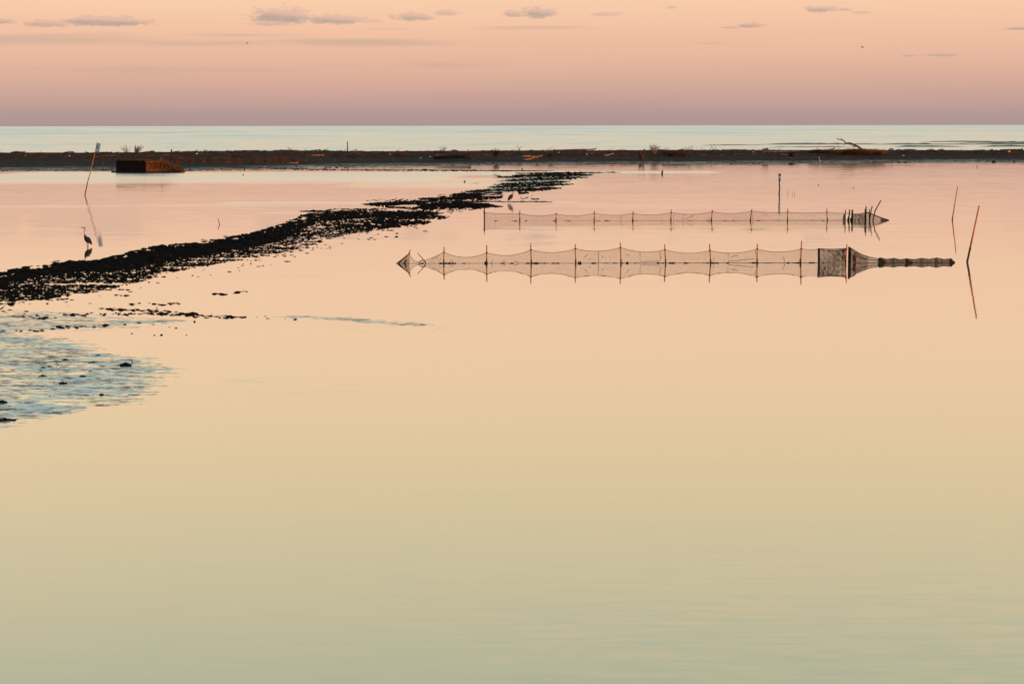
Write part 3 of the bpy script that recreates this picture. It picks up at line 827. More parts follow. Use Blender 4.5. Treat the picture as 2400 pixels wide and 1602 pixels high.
def stake(parent, base, top, r, m_, name='stake', knot=None):
    d = (top - base).normalized()
    o = MB().tube([base - d * .5, base, base.lerp(top, .5), top], [r * 1.05, r, r * .95, r * .8], n=7).build(name, m_, parent=parent, smooth=True)
    wet = base + d * min(.16, (top - base).length * .3)
    MB().tube([base - d * .45, wet], [r * 1.13, r * 1.06], n=7).build('wet_foot', M_WETWOOD, parent=o)
    if knot is not None:
        kn = MB(); kn.lump(knot + Vector((-r * .6, 0, 0)), r * 1.0, r * 1.0, r * 1.0, n=6); kn.tube([knot + Vector((0, 0, -r * .8)), knot + Vector((0, 0, r * .8))], r * 1.15, n=6)
        kn.build('rope_knot', M_ROPE, parent=o)
    return o
def weeds(parent, Y, x0px, x1px, py, n_, big):
    """weed and twigs caught along the water line, one clump each"""
    for _ in range(n_):
        a = g.uniform(x0px, x1px); p = at(a, py, Y); p.z = 0
        L = g.choice((2, 3, 4, 6, 10)) * big * Y / F * g.uniform(.6, 1.4); m_ = MB()
        nn_ = max(2, int(L / .05))
        for i in range(nn_):
            q_ = p + Vector(((i / (nn_ - 1) - .5) * L, g.uniform(-.01, .01), 0))
            m_.lump(q_, g.uniform(.05, .08), g.uniform(.03, .045), g.uniform(.012, .045), n=5, rg=g, j=.15)
        m_.build('weed_clump', M_WEED, parent=parent)
def twigs(parent, Y, pxs, m_=None):
    for pts in pxs:
        MB().tube(px_pts(Y - .03, pts), [.009] * len(pts), n=4).build('caught_twig', m_ or M_TWIG, parent=parent)

base_f = ground(1450, 616.5)
YF = base_f.y
front = thing('fyke_net', base_f, 'near stake net with sagging panels and a long hooped tail on the right', 'fish trap', 'stake nets in the lagoon')
FS = [  # base x, base y, top x, top y, attach y
    (1040.2, 617, 1041, 578.6, 591), (1140.8, 616.8, 1140.9, 573.8, 592), (1245.3, 616.6, 1244, 570.4, 585.2), (1349.5, 616.5, 1348.5, 572.2, 582.7),
    (1455.8, 616.3, 1454, 567.9, 580), (1560.3, 616, 1557.9, 572.5, 585), (1665.9, 615.8, 1663, 571.5, 587), (1774.5, 615.6, 1775.2, 571, 583.4), (1876.4, 615.4, 1879, 564.3, 583)]
SAGPY = [603, 598.5, 591.8, 588.4, 590.4, 593.2, 592.8, 590.4]
att = []
for bx, by, tx, ty, ay in FS:
    b0 = at(bx, by, YF); b0.z = 0; t0 = at(tx, ty, YF)
    k = (by - ay) / (by - ty); an = b0.lerp(t0, k); att.append(an)
    stake(front, b0, t0, .030, M_STAKE, knot=an)
for i in range(len(att) - 1):
    a, b = att[i], att[i + 1]
    mid = at(.5 * (FS[i][0] + FS[i + 1][0]), SAGPY[i], YF)
    sag = .5 * (a.z + b.z) - mid.z
    _, top = net_panel(front, a, b, sag, M_NET)
    rope(front, top, .009)
# last short bay to the black post
pE = at(1919, 584, YF)
_, top = net_panel(front, att[-1], pE, .02, M_NET); rope(front, top, .008)
# left wing: collapsed bay, leaning stake and tip
tip = at(928.6, 617.4, YF); tip.z = .0
l0 = at(948, 617, YF); l0.z = 0; l1 = at(962.6, 585, YF); la = at(959.3, 594.5, YF)
stake(front, l0, l1, .030, M_STAKE, knot=la)
k0 = at(998.3, 617, YF - .05); k0.z = 0; k1 = at(978.7, 593, YF - .05)
MB().tube([k0 - (k1 - k0) * .2, k0, k0.lerp(k1, .5) + Vector((.02, 0, 0)), k1], [.018, .017, .015, .012], n=6).build('leaning_stick', M_DRIFTD, parent=front, smooth=True)
dip = at(981, 614, YF)
pts = [la, at(961.5, 600, YF), at(965, 606, YF), at(971, 611, YF), dip, at(990, 610.5, YF), at(1000, 608.6, YF), at(1015, 603.5, YF), att[0]]
rope(front, pts, .009)
def drape(top_pts, m_, name='net_panel'):
    rows = [[p.copy() for p in top_pts], [Vector((p.x, p.y + .02, p.z * .5 - .02)) for p in top_pts], [Vector((p.x, p.y, -.06)) for p in top_pts]]
    uvs = [[(p.x - top_pts[0].x, p.z) for p in r_] for r_ in rows]
    b_ = MB(); b_.grid(rows, uvs); return b_.build(name, m_, parent=front, smooth=True)
drape(pts, M_NET)
drape([tip + Vector((.02, 0, .01)), tip.lerp(la, .35), tip.lerp(la, .7), la], M_NETDD, 'bunched_net')
rope(front, [tip, tip.lerp(la, .5) + Vector((.02, 0, .01)), la], .012, 'guy_rope')
rope(front, [at(934.5, 617, YF - .02), at(946, 605, YF - .02), at(955, 596.5, YF - .02)], [.03, .025, .012], 'guy_rope')
# ring of netting at the dip
ringp = [at(990 + 8.5 * cos(a_ * pi / 6), 616.5 - 7.2 * abs(sin(a_ * pi / 6)) , YF - .04 - .05 * sin(a_)) for a_ in range(0, 7)]
rope(front, ringp, .008, 'cord_loop')
rope(front, [at(a_, b_, YF - .03) for a_, b_ in ((1053, 616.5), (1056, 611), (1059, 608.6), (1061, 610), (1061, 616.5))], .008, 'cord_loop')
for (a0, b0_, a1, b1_) in ((1018, 615.6, 1032, 594.8), (1003, 616, 1020, 602), (1010, 616, 1026, 598.5)):
    rope(front, [at(a0, b0_, YF - .02), at(a1, b1_, YF - .02)], .005, 'fold_line')
twigs(front, YF, [[(1028, 612.8), (1032, 608.4)], [(1032.4, 608.2), (1033, 606)]])
# water line cord with weed
rope(front, [at(930 + 52 * i, 617.2 - .0017 * 52 * i, YF - .02) * 1.0 for i in range(20)], .006, 'bottom_rope')
for i in range(len(FS) - 1):
    weeds(front, YF - .03, FS[i][0], FS[i + 1][0], FS[i][1] - .2, 6, 1.0)
weeds(front, YF - .03, 935, 1040, 617, 5, .8); weeds(front, YF - .03, 1876, 1919, 615.4, 2, .7)
for (a_, wd_, hd_) in ((1139, 6, 3), (1358, 6, 3), (1256, 8, 2), (1575, 9, 1.6), (1680, 6, 1.5), (1260, 20, 1), (1065, 12, 1), (1800, 14, .8), (1469, 7, 2.4)):
    p = at(a_, 616.2, YF - .06); p.z = 0; s_ = YF / F; m_ = MB()
    for i in range(5):
        m_.lump(p + Vector((g.uniform(-.5, .5) * wd_ * s_, g.uniform(-.02, .02), 0)), wd_ * s_ * .45, .05, hd_ * s_ * 1.5, n=6, rg=g)
    m_.build('weed_clump', M_WEED, parent=front)
twigs(front, YF, [[(1369, 604), (1377, 595.5)], [(1380, 606), (1385, 608.5)], [(1469, 594.5), (1475, 601)], [(1500, 591, ), (1500.6, 613), (1546, 611.5), (1549, 605), (1545.5, 590)],
                  [(1672, 604), (1673.6, 612)], [(1706, 592), (1707.3, 612), (1770, 606.5)], [(1727, 613), (1731, 611.5)], [(1402, 588), (1402.4, 616)], [(1835, 600.5), (1839.5, 612), (1836, 616)],
                  [(1770, 586), (1771, 598)], [(1712, 602), (1730, 598.5)], [(1876, 604), (1872, 613), (1875, 616)], [(1152, 610), (1155, 609), (1153, 616)], [(1180, 610), (1184, 615)], [(1205, 612), (1215, 615)], [(1412, 598), (1413, 604)]])
# chamber: hoop frame on black posts, netted on both sides and over the top
def post(parent, bx, by, tx, ty, wpx, m_=M_BLACK, Yo=0.0, name='post'):
    b0 = at(bx, by, YF + Yo); b0.z = 0; t0 = at(tx, ty, YF + Yo); r = wpx * YF / F * .5
    return MB().tube([b0 - Vector((0, 0, .5)), b0, b0.lerp(t0, .5), t0], [r, r, r, r * .95], n=8).build(name, m_, parent=parent, smooth=True)
def box_net(parent, xa, ya, xb, yb, dep, m_, sagm, Y):
    for yo in (-dep / 2, dep / 2):
        a = at(xa, ya, Y + yo); b = at(xb, yb, Y + yo); b.z = at(xb, yb, Y).z; a.z = at(xa, ya, Y).z
        o, top = net_panel(parent, a, b, sagm * (1 if yo < 0 else .5), m_, name='chamber_net'); rope(parent, top, .012)
    # roof
    a0, b0 = at(xa, ya, Y), at(xb, yb, Y)
    rows = [[Vector((p.x, Y + yo, p.z - .01)) for p in catenary(a0, b0, sagm, 10)] for yo in (-dep / 2, 0, dep / 2)]
    uvs = [[(p.x, p.y) for p in r_] for r_ in rows]
    b_ = MB(); b_.grid(rows, uvs); b_.build('roof_net', m_, parent=parent)
def flat_hoop(parent, c, hw, hh, r, name='hoop', n_=24, bot=-.25):
    pts = [Vector((c.x, c.y + hw * cos(2 * pi * i / n_), c.z + hh * sin(2 * pi * i / n_))) for i in range(n_ + 1)]
    return MB().tube(pts, r, n=5, cap=False).build(name, M_BLACK, parent=parent)
box_net(front, 1920, 583.5, 1984, 583, .7, M_NETD, .055, YF)
post(front, 1918.6, 615.3, 1918.2, 581.7, 3.6); post(front, 1921.0, 615, 1920.6, 582.2, 2.4, Yo=.7)
pS = at(1982.4, 615.2, YF - .36); pS.z = 0
stake(front, pS, at(1985.2, 571.8, YF - .36), .026, M_STAKE, knot=at(1983.8, 583, YF - .36))
post(front, 1989.6, 615.2, 1990.2, 578, 4.6); post(front, 1993.0, 615, 1993.4, 580, 3.4, Yo=.1); post(front, 1981, 615, 1984, 583, 1.6, Yo=.7)
# funnel from the tall hoop down to the tail
def ring_net(parent, rings, m_, name='tail_net', n_=18, vc=0.0):
    rows = []; uvs = []; ulen = 0; pr = None
    for (c, hw, hh) in rings:
        ulen += (c - pr).length if pr is not None else 0; pr = c
        rows.append([Vector((c.x, c.y + hw * cos(2 * pi * i / n_), c.z + hh * sin(2 * pi * i / n_))) for i in range(n_ + 1)])
        cir = 2 * pi * max(hw, .1)
        uvs.append([(ulen, cir * i / n_) for i in range(n_ + 1)])
    b_ = MB(); b_.grid(rows, uvs); return b_.build(name, m_, parent=parent, smooth=True)
def fc(px): p = at(px, 615.2, YF); p.z = 0; return p
def hz(py): return at(2000, py, YF).z
FUN = [(1991, 580.5), (2000, 585.5), (2008, 590.5), (2020, 596.2), (2034, 601), (2047, 604.2), (2058, 606)]
ring_net(front, [(fc(a), max(.16, hz(b)) * .75, hz(b)) for a, b in FUN], M_NETF, 'funnel_net')
ring_net(front, [(fc(a), .05 + hz(b) * .3, hz(b) * .93) for a, b in FUN[:5]], M_NETF, 'inner_funnel_net')
rope(front, [Vector((fc(a).x, YF, hz(b))) for a, b in FUN], [.022, .02, .018, .015, .013, .012, .012], 'ridge_rope')
for sgn in (-1, 1):
    rope(front, [Vector((fc(a).x, YF + sgn * .75 * hz(b) * .8, hz(b) * .55)) for a, b in FUN], .008, 'side_rope')
rope(front, [at(1993, 581, YF - .1), at(2006, 595, YF - .1), at(2030, 608, YF - .1)], .008, 'side_rope'); rope(front, [at(2008, 591, YF - .1), at(2032, 612, YF - .1)], .006, 'side_rope')
post(front, 2005.4, 615.2, 2006.8, 589.5, 1.8)
b_ = MB(); pts = [(2005.8, 591.2), (2002.5, 594.8), (1998.6, 597.5), (1997.8, 603.5), (1998.4, 609), (1999.4, 614.5)]
rows = [[at(a, b, YF - .05) for a, b in pts], [at(2004.6, b + .5, YF + .02) for a, b in pts]]
b_.grid(rows, [[(0, 0)] * 6, [(0, 0)] * 6]); b_.v += [v + Vector((0, .05, 0)) for v in b_.v]
b_.build('bunched_net', M_WEED, parent=front)
TAIL = [(2062, 604), (2094.7, 605.2), (2125, 606.2), (2160, 605.3), (2195, 604.4), (2229, 606.2)]
rings = []
for i, (a, b) in enumerate(TAIL):
    rings.append((fc(a), hz(b), hz(b)))
    flat_hoop(front, fc(a), hz(b) * 1.03, hz(b) * 1.03, .014)
    if i < len(TAIL) - 1:
        a2, b2 = TAIL[i + 1]
        rings.append((fc(.5 * (a + a2)), hz(.5 * (b + b2)) * .72, hz(.5 * (b + b2)) * .74))
rings.append((fc(2238.5), .01, .01))
ring_net(front, [(fc(2058), .16, hz(606))] + rings, M_NETT)
ring_net(front, [(fc(2060), hz(604), hz(604)), (fc(2066), hz(604) * .9, hz(604) * .9), (fc(2079), .02, .02)], M_NETDD, 'throat_net')
ring_net(front, [(fc(2122), hz(607), hz(607)), (fc(2130), hz(607) * .85, hz(607) * .85), (fc(2141), .02, .02)], M_NETDD, 'throat_net')
ring_net(front, [(fc(2227), hz(606.4), hz(606.4)), (fc(2239), .01, .01)], M_NETDD, 'tail_knot')
rope(front, [Vector((c.x, YF, h_ + .004)) for c, _w, h_ in rings], .010, 'ridge_rope')
rope(front, [fc(1995) + Vector((0, -.3, .01)), fc(2060) + Vector((0, -.16, .01)), fc(2236) + Vector((0, -.05, .01))], .008, 'bottom_rope')

# far net
base_b = ground(1580, 517.2)
YK = base_b.y
back = thing('fyke_net', base_b, 'farther low stake net with a cluster of dark posts at its right end', 'fish trap', 'stake nets in the lagoon')
BS = [(1135.5, 518.6, 1135, 487.7, 498), (1218.4, 518.2, 1218.4, 493, 500.3), (1303.2, 518, 1304, 497.6, 501.8), (1392.8, 517.8, 1393.3, 493.3, 499.7), (1483, 517.6, 1484.3, 494.8, 500),
      (1572.4, 517.3, 1573.9, 490.5, 498), (1667.4, 517, 1670, 491.6, 496.2), (1758.8, 516.6, 1762.4, 489.5, 494.7), (1846, 516.2, 1846.5, 488.4, 497), (1939, 515.9, 1938, 488.4, 496.7)]
att = []
for i, (bx, by, tx, ty, ay) in enumerate(BS):
    b0 = at(bx, by, YK); b0.z = 0; t0 = at(tx, ty, YK); an = b0.lerp(t0, (by - ay) / (by - ty)); att.append(an)
    stake(back, b0, t0, .036 if i else .042, M_STAKE if i else M_BLACK, knot=an)
for i in range(len(att) - 1):
    _, top = net_panel(back, att[i], att[i + 1], .115 if i not in (7, 8, 0) else .05, M_NETBACK, n_=10); rope(back, top, .011)
    weeds(back, YK - .03, BS[i][0], BS[i + 1][0], BS[i][1], 2, .8)
aE = at(1981, 499.6, YK)
_, top = net_panel(back, att[-1], aE, .02, M_NETBACK, n_=8); rope(back, top, .010)
rope(back, [at(1136 + 85 * i, 518.2 - .0026 * 85 * i, YK - .02) for i in range(11)], .006, 'bottom_rope')
twigs(back, YK, [[(1460, 504), (1455, 512), (1455, 519)], [(1580, 500), (1578, 514)], [(1602, 502), (1600, 516)], [(1624, 503), (1623, 512)], [(1760, 497), (1766, 511), (1763, 516)], [(1605, 514), (1622, 506)], [(1788, 497), (1790, 504)], [(1795, 501), (1800, 506)], [(1552, 511), (1551, 522)], [(1656, 517), (1664, 510)]])
def kpost(bx, by, tx, ty, r, Yo=0.0, mid=None, name='post'):
    b0 = at(bx, by, YK + Yo); b0.z = 0; t0 = at(tx, ty, YK + Yo)
    m0 = b0.lerp(t0, .5) if mid is None else at(mid[0], mid[1], YK + Yo)
    MB().tube([b0 - Vector((0, 0, .5)), b0, m0, t0], [r, r, r, r * .85], n=7).build(name, M_BLACK, parent=back, smooth=True)
kpost(1980.8, 515.8, 1981.4, 491.5, .030); kpost(1989.6, 515.8, 1991, 491.2, .040); kpost(1997, 515.8, 1997.8, 491.4, .055)
kpost(2027.3, 515.7, 2027.5, 489, .028, -.25); kpost(2029.6, 515.7, 2030, 482.4, .034); kpost(2037.3, 515.6, 2037.7, 489.5, .030, .1); kpost(2038.2, 515.6, 2044.4, 482.4, .034, mid=(2040.5, 500)); kpost(2045.8, 517.2, 2064.6, 469.6, .034, -.2, mid=(2051, 494))
def kz(py): return at(2000, py, YK).z
def kc(px): p = at(px, 515.6, YK); p.z = 0; return p
def krings(lst, m_, name): ring_net(back, [(kc(a), max(.02, kz(b)) * k, max(.015, kz(b))) for a, b, k in lst], m_, name)
krings([(1975.5, 508, .6), (1977.5, 503, .6), (1980.8, 500, .6)], M_NETDD, 'throat_net')
krings([(1986, 512, .5), (1988, 507, .5), (1990, 503, .5)], M_WEED, 'throat_net'); krings([(1992.5, 513, .5), (1995, 508, .5), (1997, 502, .5)], M_WEED, 'throat_net')
rope(back, [at(1981, 499.4, YK), at(1990, 500.6, YK), at(1997, 500.2, YK)], .014)
krings([(1997.5, 499.5, .5), (2006, 500.4, .5), (2018, 499.6, .5), (2028, 497, .5)], M_NETD, 'chamber_net')
KT = [(2028, 496.4, .5), (2036, 499, .5), (2045, 502.4, .55), (2056, 507, .6), (2068, 511.4, .7), (2076, 513.8, .8), (2083, 515.3, 1)]
krings(KT, M_NETF, 'funnel_net'); rope(back, [Vector((kc(a).x, YK, max(.015, kz(b)))) for a, b, k in KT], [.03, .03, .03, .032, .035, .03, .015], 'ridge_rope')
krings([(2064, 512.3, .5), (2074, 513.4, .7), (2084, 515.3, 1)], M_NETDD, 'tail_knot')

# ------------------------------------------------------------------ reed hide on its dark base
corner = ground(341.5, 405.3)
LX = 1.55; rd = Vector((.527, .85, 0)); fd = Vector((-.85, .527, 0))
lr = 31.5 * corner.y / F / rd.x; lf = 77.5 * corner.y / F / .85; hh_ = 28.0 * corner.y / F
hide = thing('reed_hide', corner, 'box shaped hide of dark reeds with a sunlit end and a sloping reed heap', 'hunting hide')
def reed_wall(a, b, z0, z1, n_, thick, m_, parent, name, nrm):
    m2 = MB()
    for i in range(n_):
        t_ = (i + g.random()) / n_; p = a.lerp(b, t_) + nrm * g.uniform(0, thick)
        z_t = z1 + g.uniform(-.14, .10) + .09 * n2(p.x * 2.3, p.y * 2.3, 3.) + (g.uniform(.1, .28) if g.random() < .06 else 0); ln = (b - a).normalized() * g.gauss(0, .03)
        m2.tube([p + Vector((0, 0, z0 + g.uniform(0, .05))), p + ln * .5 + Vector((0, 0, .5 * (z0 + z_t))), p + ln + nrm * g.uniform(-.02, .05) + Vector((0, 0, z_t))], [.022, .02, .012], n=3, cap=False)
    o = m2.build(name, m_, parent=parent); o['kind'] = 'stuff'; return o
A, B, C_, D_ = corner, corner + fd * lf, corner + rd * lr, corner + rd * lr + fd * lf
core = MB(); nrm_f = Vector((-rd.x, -rd.y, 0)); nrm_r = Vector((-fd.x, -fd.y, 0))
ins = .06
k = [A + (rd + fd) * ins, B + (rd - fd) * ins, D_ - (rd + fd) * ins, C_ + (fd - rd) * ins]
core.v += [p + Vector((0, 0, .12)) for p in k] + [p + Vector((0, 0, hh_ - .06)) for p in k]
for q_ in ((0, 1, 5, 4), (1, 2, 6, 5), (2, 3, 7, 6), (3, 0, 4, 7), (4, 5, 6, 7), (0, 3, 2, 1)): core.face(q_)
core.build('inner_frame', M_DRIFTD, parent=hide)
reed_wall(A, B, .1, hh_, 420, .05, M_REEDSHADE, hide, 'reed_wall', nrm_f)  # front wall away from the sun, shade painted in
reed_wall(A, C_, .1, hh_ - .05, 260, .08, M_REED, hide, 'reed_wall', nrm_r)
reed_wall(C_, D_, .1, hh_, 160, .08, M_REED, hide, 'reed_wall', rd)
reed_wall(B, D_, .1, hh_, 160, .08, M_REED, hide, 'reed_wall', fd)
rf = MB()
for _ in range(800):
    p = A + rd * g.uniform(0, lr) + fd * g.uniform(0, lf) + Vector((0, 0, hh_ - .04 + g.uniform(-.05, .10)))
    a_ = g.uniform(0, 6.28); L = g.uniform(.2, .6)
    rf.tube([p, p + Vector((cos(a_) * L, sin(a_) * L, g.uniform(-.02, .08)))], [.018, .010], n=3, cap=False)
o = rf.build('reed_roof', M_REED, parent=hide); o['kind'] = 'stuff'
for p, nm in ((A + nrm_r * .12 + rd * .12, 'corner_pole'), (C_ + nrm_r * .12 - rd * .25, 'corner_pole')):
    MB().tube([p + Vector((0, 0, -.2)), p + Vector((.02, 0, hh_ * .6)), p + Vector((0, 0, hh_ - .02))], [.03, .03, .025], n=6).build(nm, M_REEDP, parent=hide)
for z_ in (.28, hh_ - .12):
    MB().tube([A + nrm_r * .12 + rd * .12 + Vector((0, 0, z_)), C_ + nrm_r * .12 - rd * .25 + Vector((0, 0, z_ + .03))], .016, n=5).build('cross_rail', M_REEDP, parent=hide)
bs = MB()
k = [A + nrm_f * .35 + nrm_r * .3, B + nrm_f * .35 + fd * .5, D_ + rd * .2 + fd * .3, C_ + nrm_r * .3 + rd * .3]
bs.v += [Vector((p.x, p.y, -.2)) for p in k] + [Vector((p.x, p.y, .16)) for p in k]
for q_ in ((0, 1, 5, 4), (1, 2, 6, 5), (2, 3, 7, 6), (3, 0, 4, 7), (4, 5, 6, 7)): bs.face(q_)
bs.build('floating_base', M_BLACK, parent=hide)
hp = MB(); h0 = C_ + Vector((-.4, .3, 0)); wid = 54 * corner.y / F
for _ in range(1500):
    t_ = g.random() ** .8; zt = hh_ * (1.12 + .25 * n2(t_ * 5., 1.7)) * (1 - t_) ** .85 + .12 + .12 * n2(t_ * 9., 4.2)
    p = h0 + Vector((t_ * wid, g.uniform(-1.0, 1.0) * (1 - .4 * t_), g.uniform(0, 1) ** .6 * zt))
    a_ = g.uniform(-.6, 1.1); L = g.uniform(.18, .42)
    hp.tube([p, p + Vector((cos(a_) * L * .8, g.uniform(-.3, .1) * L, sin(a_) * L * .7))], [.028, .012], n=3, cap=False)
o = hp.build('reed_heap', M_REED, parent=hide); o['kind'] = 'stuff'
hc = MB(); hc.lump(h0 + Vector((wid * .25, .3, 0)), wid * .42, .8, hh_ * .75, n=9); hc.lump(h0 + Vector((wid * .62, .3, 0)), wid * .34, .7, hh_ * .36, n=9)
hc.build('heap_core', M_DRIFTD, parent=hide)
MB().box(h0 + Vector((wid * .45, 0, .0)), (wid * .52, .9, .12)).build('heap_base', M_BLACK, parent=hide)

# ------------------------------------------------------------------ birds
def bird(name, origin, sc, body, legs, mats_, label, cat, group=None, face=0.0, bill=None, extra=None):
    """body: list of (x, z, radius, material) along tail -> head -> bill, metres; legs: list of [(x, z), ...]"""
    m_ = MB()
    pts = [Vector((a * cos(face), a * sin(face), b_)) * sc + origin for a, b_, r_, k_ in body]
    seg0 = 0
    m_.tube(pts, [r_ * sc for a, b_, r_, k_ in body], n=10)
    # material per ring
    n_ = 10
    for i in range(len(pts) - 1):
        for j in range(n_): m_.mi[i * n_ + j] = body[i][3]
    m_.cur = body[-1][3]
    for lg in legs:
        m_.cur = lg[0]
        m_.tube([Vector((a * cos(face), a * sin(face) + lg[1], b_)) * sc + origin for a, b_ in lg[2]], [.014 * sc * (1.15 if i == 0 else 1) for i in range(len(lg[2]))], n=5)
    if extra: extra(m_)
    return tag(m_.build(name, mats_, loc=origin, smooth=True), label, cat, group)
BM = [M_DARKFEATHER, M_PALEFEATHER, M_BILL, M_LEG, M_WHITEFEATHER, M_GREYFEATHER]
# standing heron (crop units -> metres: .00132 per unit, feet at x=500, y=1040)
def hx(cx, cy, k=.00132, fx=500, fy=1040): return ((cx - fx) * k, (fy - cy) * k)
def chain(lst, k, fx, fy): return [hx(a, b_, k, fx, fy) + (r_ * k, m_) for a, b_, r_, m_ in lst]
o1 = ground(205.3, 577.3)
body = chain([(648, 908, 3, 0), (628, 868, 30, 0), (585, 800, 66, 0), (530, 755, 98, 0), (480, 705, 96, 0), (440, 655, 64, 0), (420, 605, 34, 0), (415, 560, 24, 1), (407, 500, 20, 1), (408, 440, 19, 1), (414, 390, 20, 1), (408, 345, 28, 0), (385, 325, 30, 4), (358, 322, 17, 2), (320, 321, 10, 2), (280, 320, 2, 2)], .00134, 500, 957)
def plume(m_):
    m_.cur = 0
    m_.tube([o1 + Vector(((420 - 500) * .00134, 0, (957 - 340) * .00132)), o1 + Vector(((440 - 500) * .00134, 0, (957 - 375) * .00132)), o1 + Vector(((462 - 500) * .00134, 0, (957 - 420) * .00132))], [.012, .008, .002], n=5)
bird('grey_heron', o1, 1.0, body, [(3, .03, [(-.026, .16), (-.024, .08), (-.024, -.15)]), (3, -.03, [(.030, .15), (.034, .08), (.032, -.15)])], BM,
     'tall grey heron standing upright with outstretched neck, facing left by the mud bank', 'heron', 'wading herons', extra=plume)
k2 = .0468 * 140.0 / F
o2 = ground(1196.3, 474.3)
k2 = .0468 * o2.y / F
body = chain([(845, 670, 4, 0), (880, 620, 32, 0), (930, 545, 72, 5), (985, 480, 98, 5), (1030, 425, 92, 0), (1070, 380, 66, 5), (1100, 335, 44, 1), (1105, 295, 32, 1), (1125, 265, 32, 1), (1155, 258, 20, 2), (1200, 240, 3, 2)], k2, 990, 735)
def breast(m_):
    m_.cur = 1
    m_.tube([o2 + Vector((((a - 990) * k2), -.03, (735 - b_) * k2)) for a, b_ in ((1105, 330), (1118, 400), (1108, 470), (1075, 530))], [24 * k2, 20 * k2, 16 * k2, 6 * k2], n=8)
bird('grey_heron', o2, 1.0, body, [(3, .0, [(0, 140 * k2), (.003, .1), (.0, -.15)])], BM,
     'hunched heron on one leg, facing right, at the end of a thin mud strip', 'heron', 'wading herons', extra=breast)
o3 = ground(1224.5, 400.8); k3 = .1703 * o3.y / F
body = chain([(128, 414, 1, 0), (132, 405, 5, 0), (138, 393, 8, 0), (146, 384, 8, 1), (151, 376, 6, 1), (152, 370, 5, 1), (152, 365, 3.5, 1), (158, 363, 1, 2)], k3, 143, 416)
bird('grey_heron', o3, 1.0, body, [(3, .05, [(0, .12), (0, -.1)]), (3, -.05, [(.05, .12), (.05, -.1)])], BM,
     'small distant hunched heron, dark back and sunlit breast, by the far mud line', 'heron', 'wading herons')
o4 = ground(1921.5, 382.2); k4 = .1703 * o4.y / F
body = chain([(1905, 300, 1.2, 1), (1900, 294, 4.5, 1), (1892, 288, 6.5, 1), (1886, 280, 4, 1), (1882, 268, 2.6, 1), (1881, 256, 2.5, 1), (1881, 244, 2.5, 1), (1878, 234, 3.4, 1), (1871, 231, 3.4, 1), (1866, 237, 1.2, 2)], k4, 1890, 312)
bird('flamingo', o4, 1.0, body, [(2, .06, [(0, .5), (0, -.1)]), (2, -.06, [(.06, .5), (.06, -.1)])], [M_DARKFEATHER, M_PINKFEATHER, M_BILL],
     'sunlit pinkish long necked wading bird at the right far shore', 'wading bird')
def gull(px, py, hpx, label, fl, dark=1, seat=False, base=None):
    o = ground(px, py); h_ = hpx * o.y / F
    s_ = fl
    body = [(-s_ * .62, .30, .01, 0), (-s_ * .48, .34, .06, 0), (-s_ * .25, .42, .15, 5), (0, .46, .20, 5), (s_ * .2, .52, .19, 4), (s_ * .30, .64, .13, 4), (s_ * .33, .76, .10, 4), (s_ * .36, .88, .11, 4), (s_ * .44, .93, .08, 4), (s_ * .52, .91, .035, 2), (s_ * .64, .88, .01, 2)]
    lg = [] if seat else [(2, .05, [(0.02, .3), (.02, -.1)]), (2, -.05, [(.08, .3), (.08, -.1)])]
    if seat: body = [(a, b_ - .22, r_, k_) for a, b_, r_, k_ in body]
    bird('gull', o, h_, body, lg, [M_GREYFEATHER, M_PALEFEATHER, M_ORANGE, M_LEG, M_WHITEFEATHER, mat('gull_back', (.30, .26, .25), .8, .1, 10)], label, 'gull', 'gulls on the mud')
gull(886.5, 496.5, 15, 'white gull on the mud bank, standing sideways, left of two', 1)
gull(902.5, 496.5, 15.5, 'white gull on the mud bank turned to the viewer, right of two', -.35)
gull(1090.5, 401.2, 6, 'small white gull standing on the far mud line below the black log', 1)
gull(1251, 407.4, 4, 'white gull crouching on the far mud strands', 1, seat=True)
for a, lab in ((764, 'dark wader on the far waterline, leftmost of four'), (773, 'dark wader on the far waterline, second of four and close to the first'), (789, 'dark wader on the far waterline, third of four'), (808, 'plumpest dark wader on the far waterline, rightmost of four')):
    o = ground(a, 396.2 if a < 800 else 396.6); h_ = 4.4 * o.y / F
    bird('wader', o, h_, [(-.75, .45, .03, 0), (-.45, .55, .25, 0), (0, .6, .36, 0), (.4, .72, .25, 0), (.5, .92, .16, 0), (.65, .98, .12, 0), (.95, .92, .02, 0)], [(0, .1, [(0, .4), (0, -.2)]), (0, -.1, [(.12, .4), (.12, -.2)])], [M_DARKFEATHER], lab, 'wader', 'waders on the far waterline')
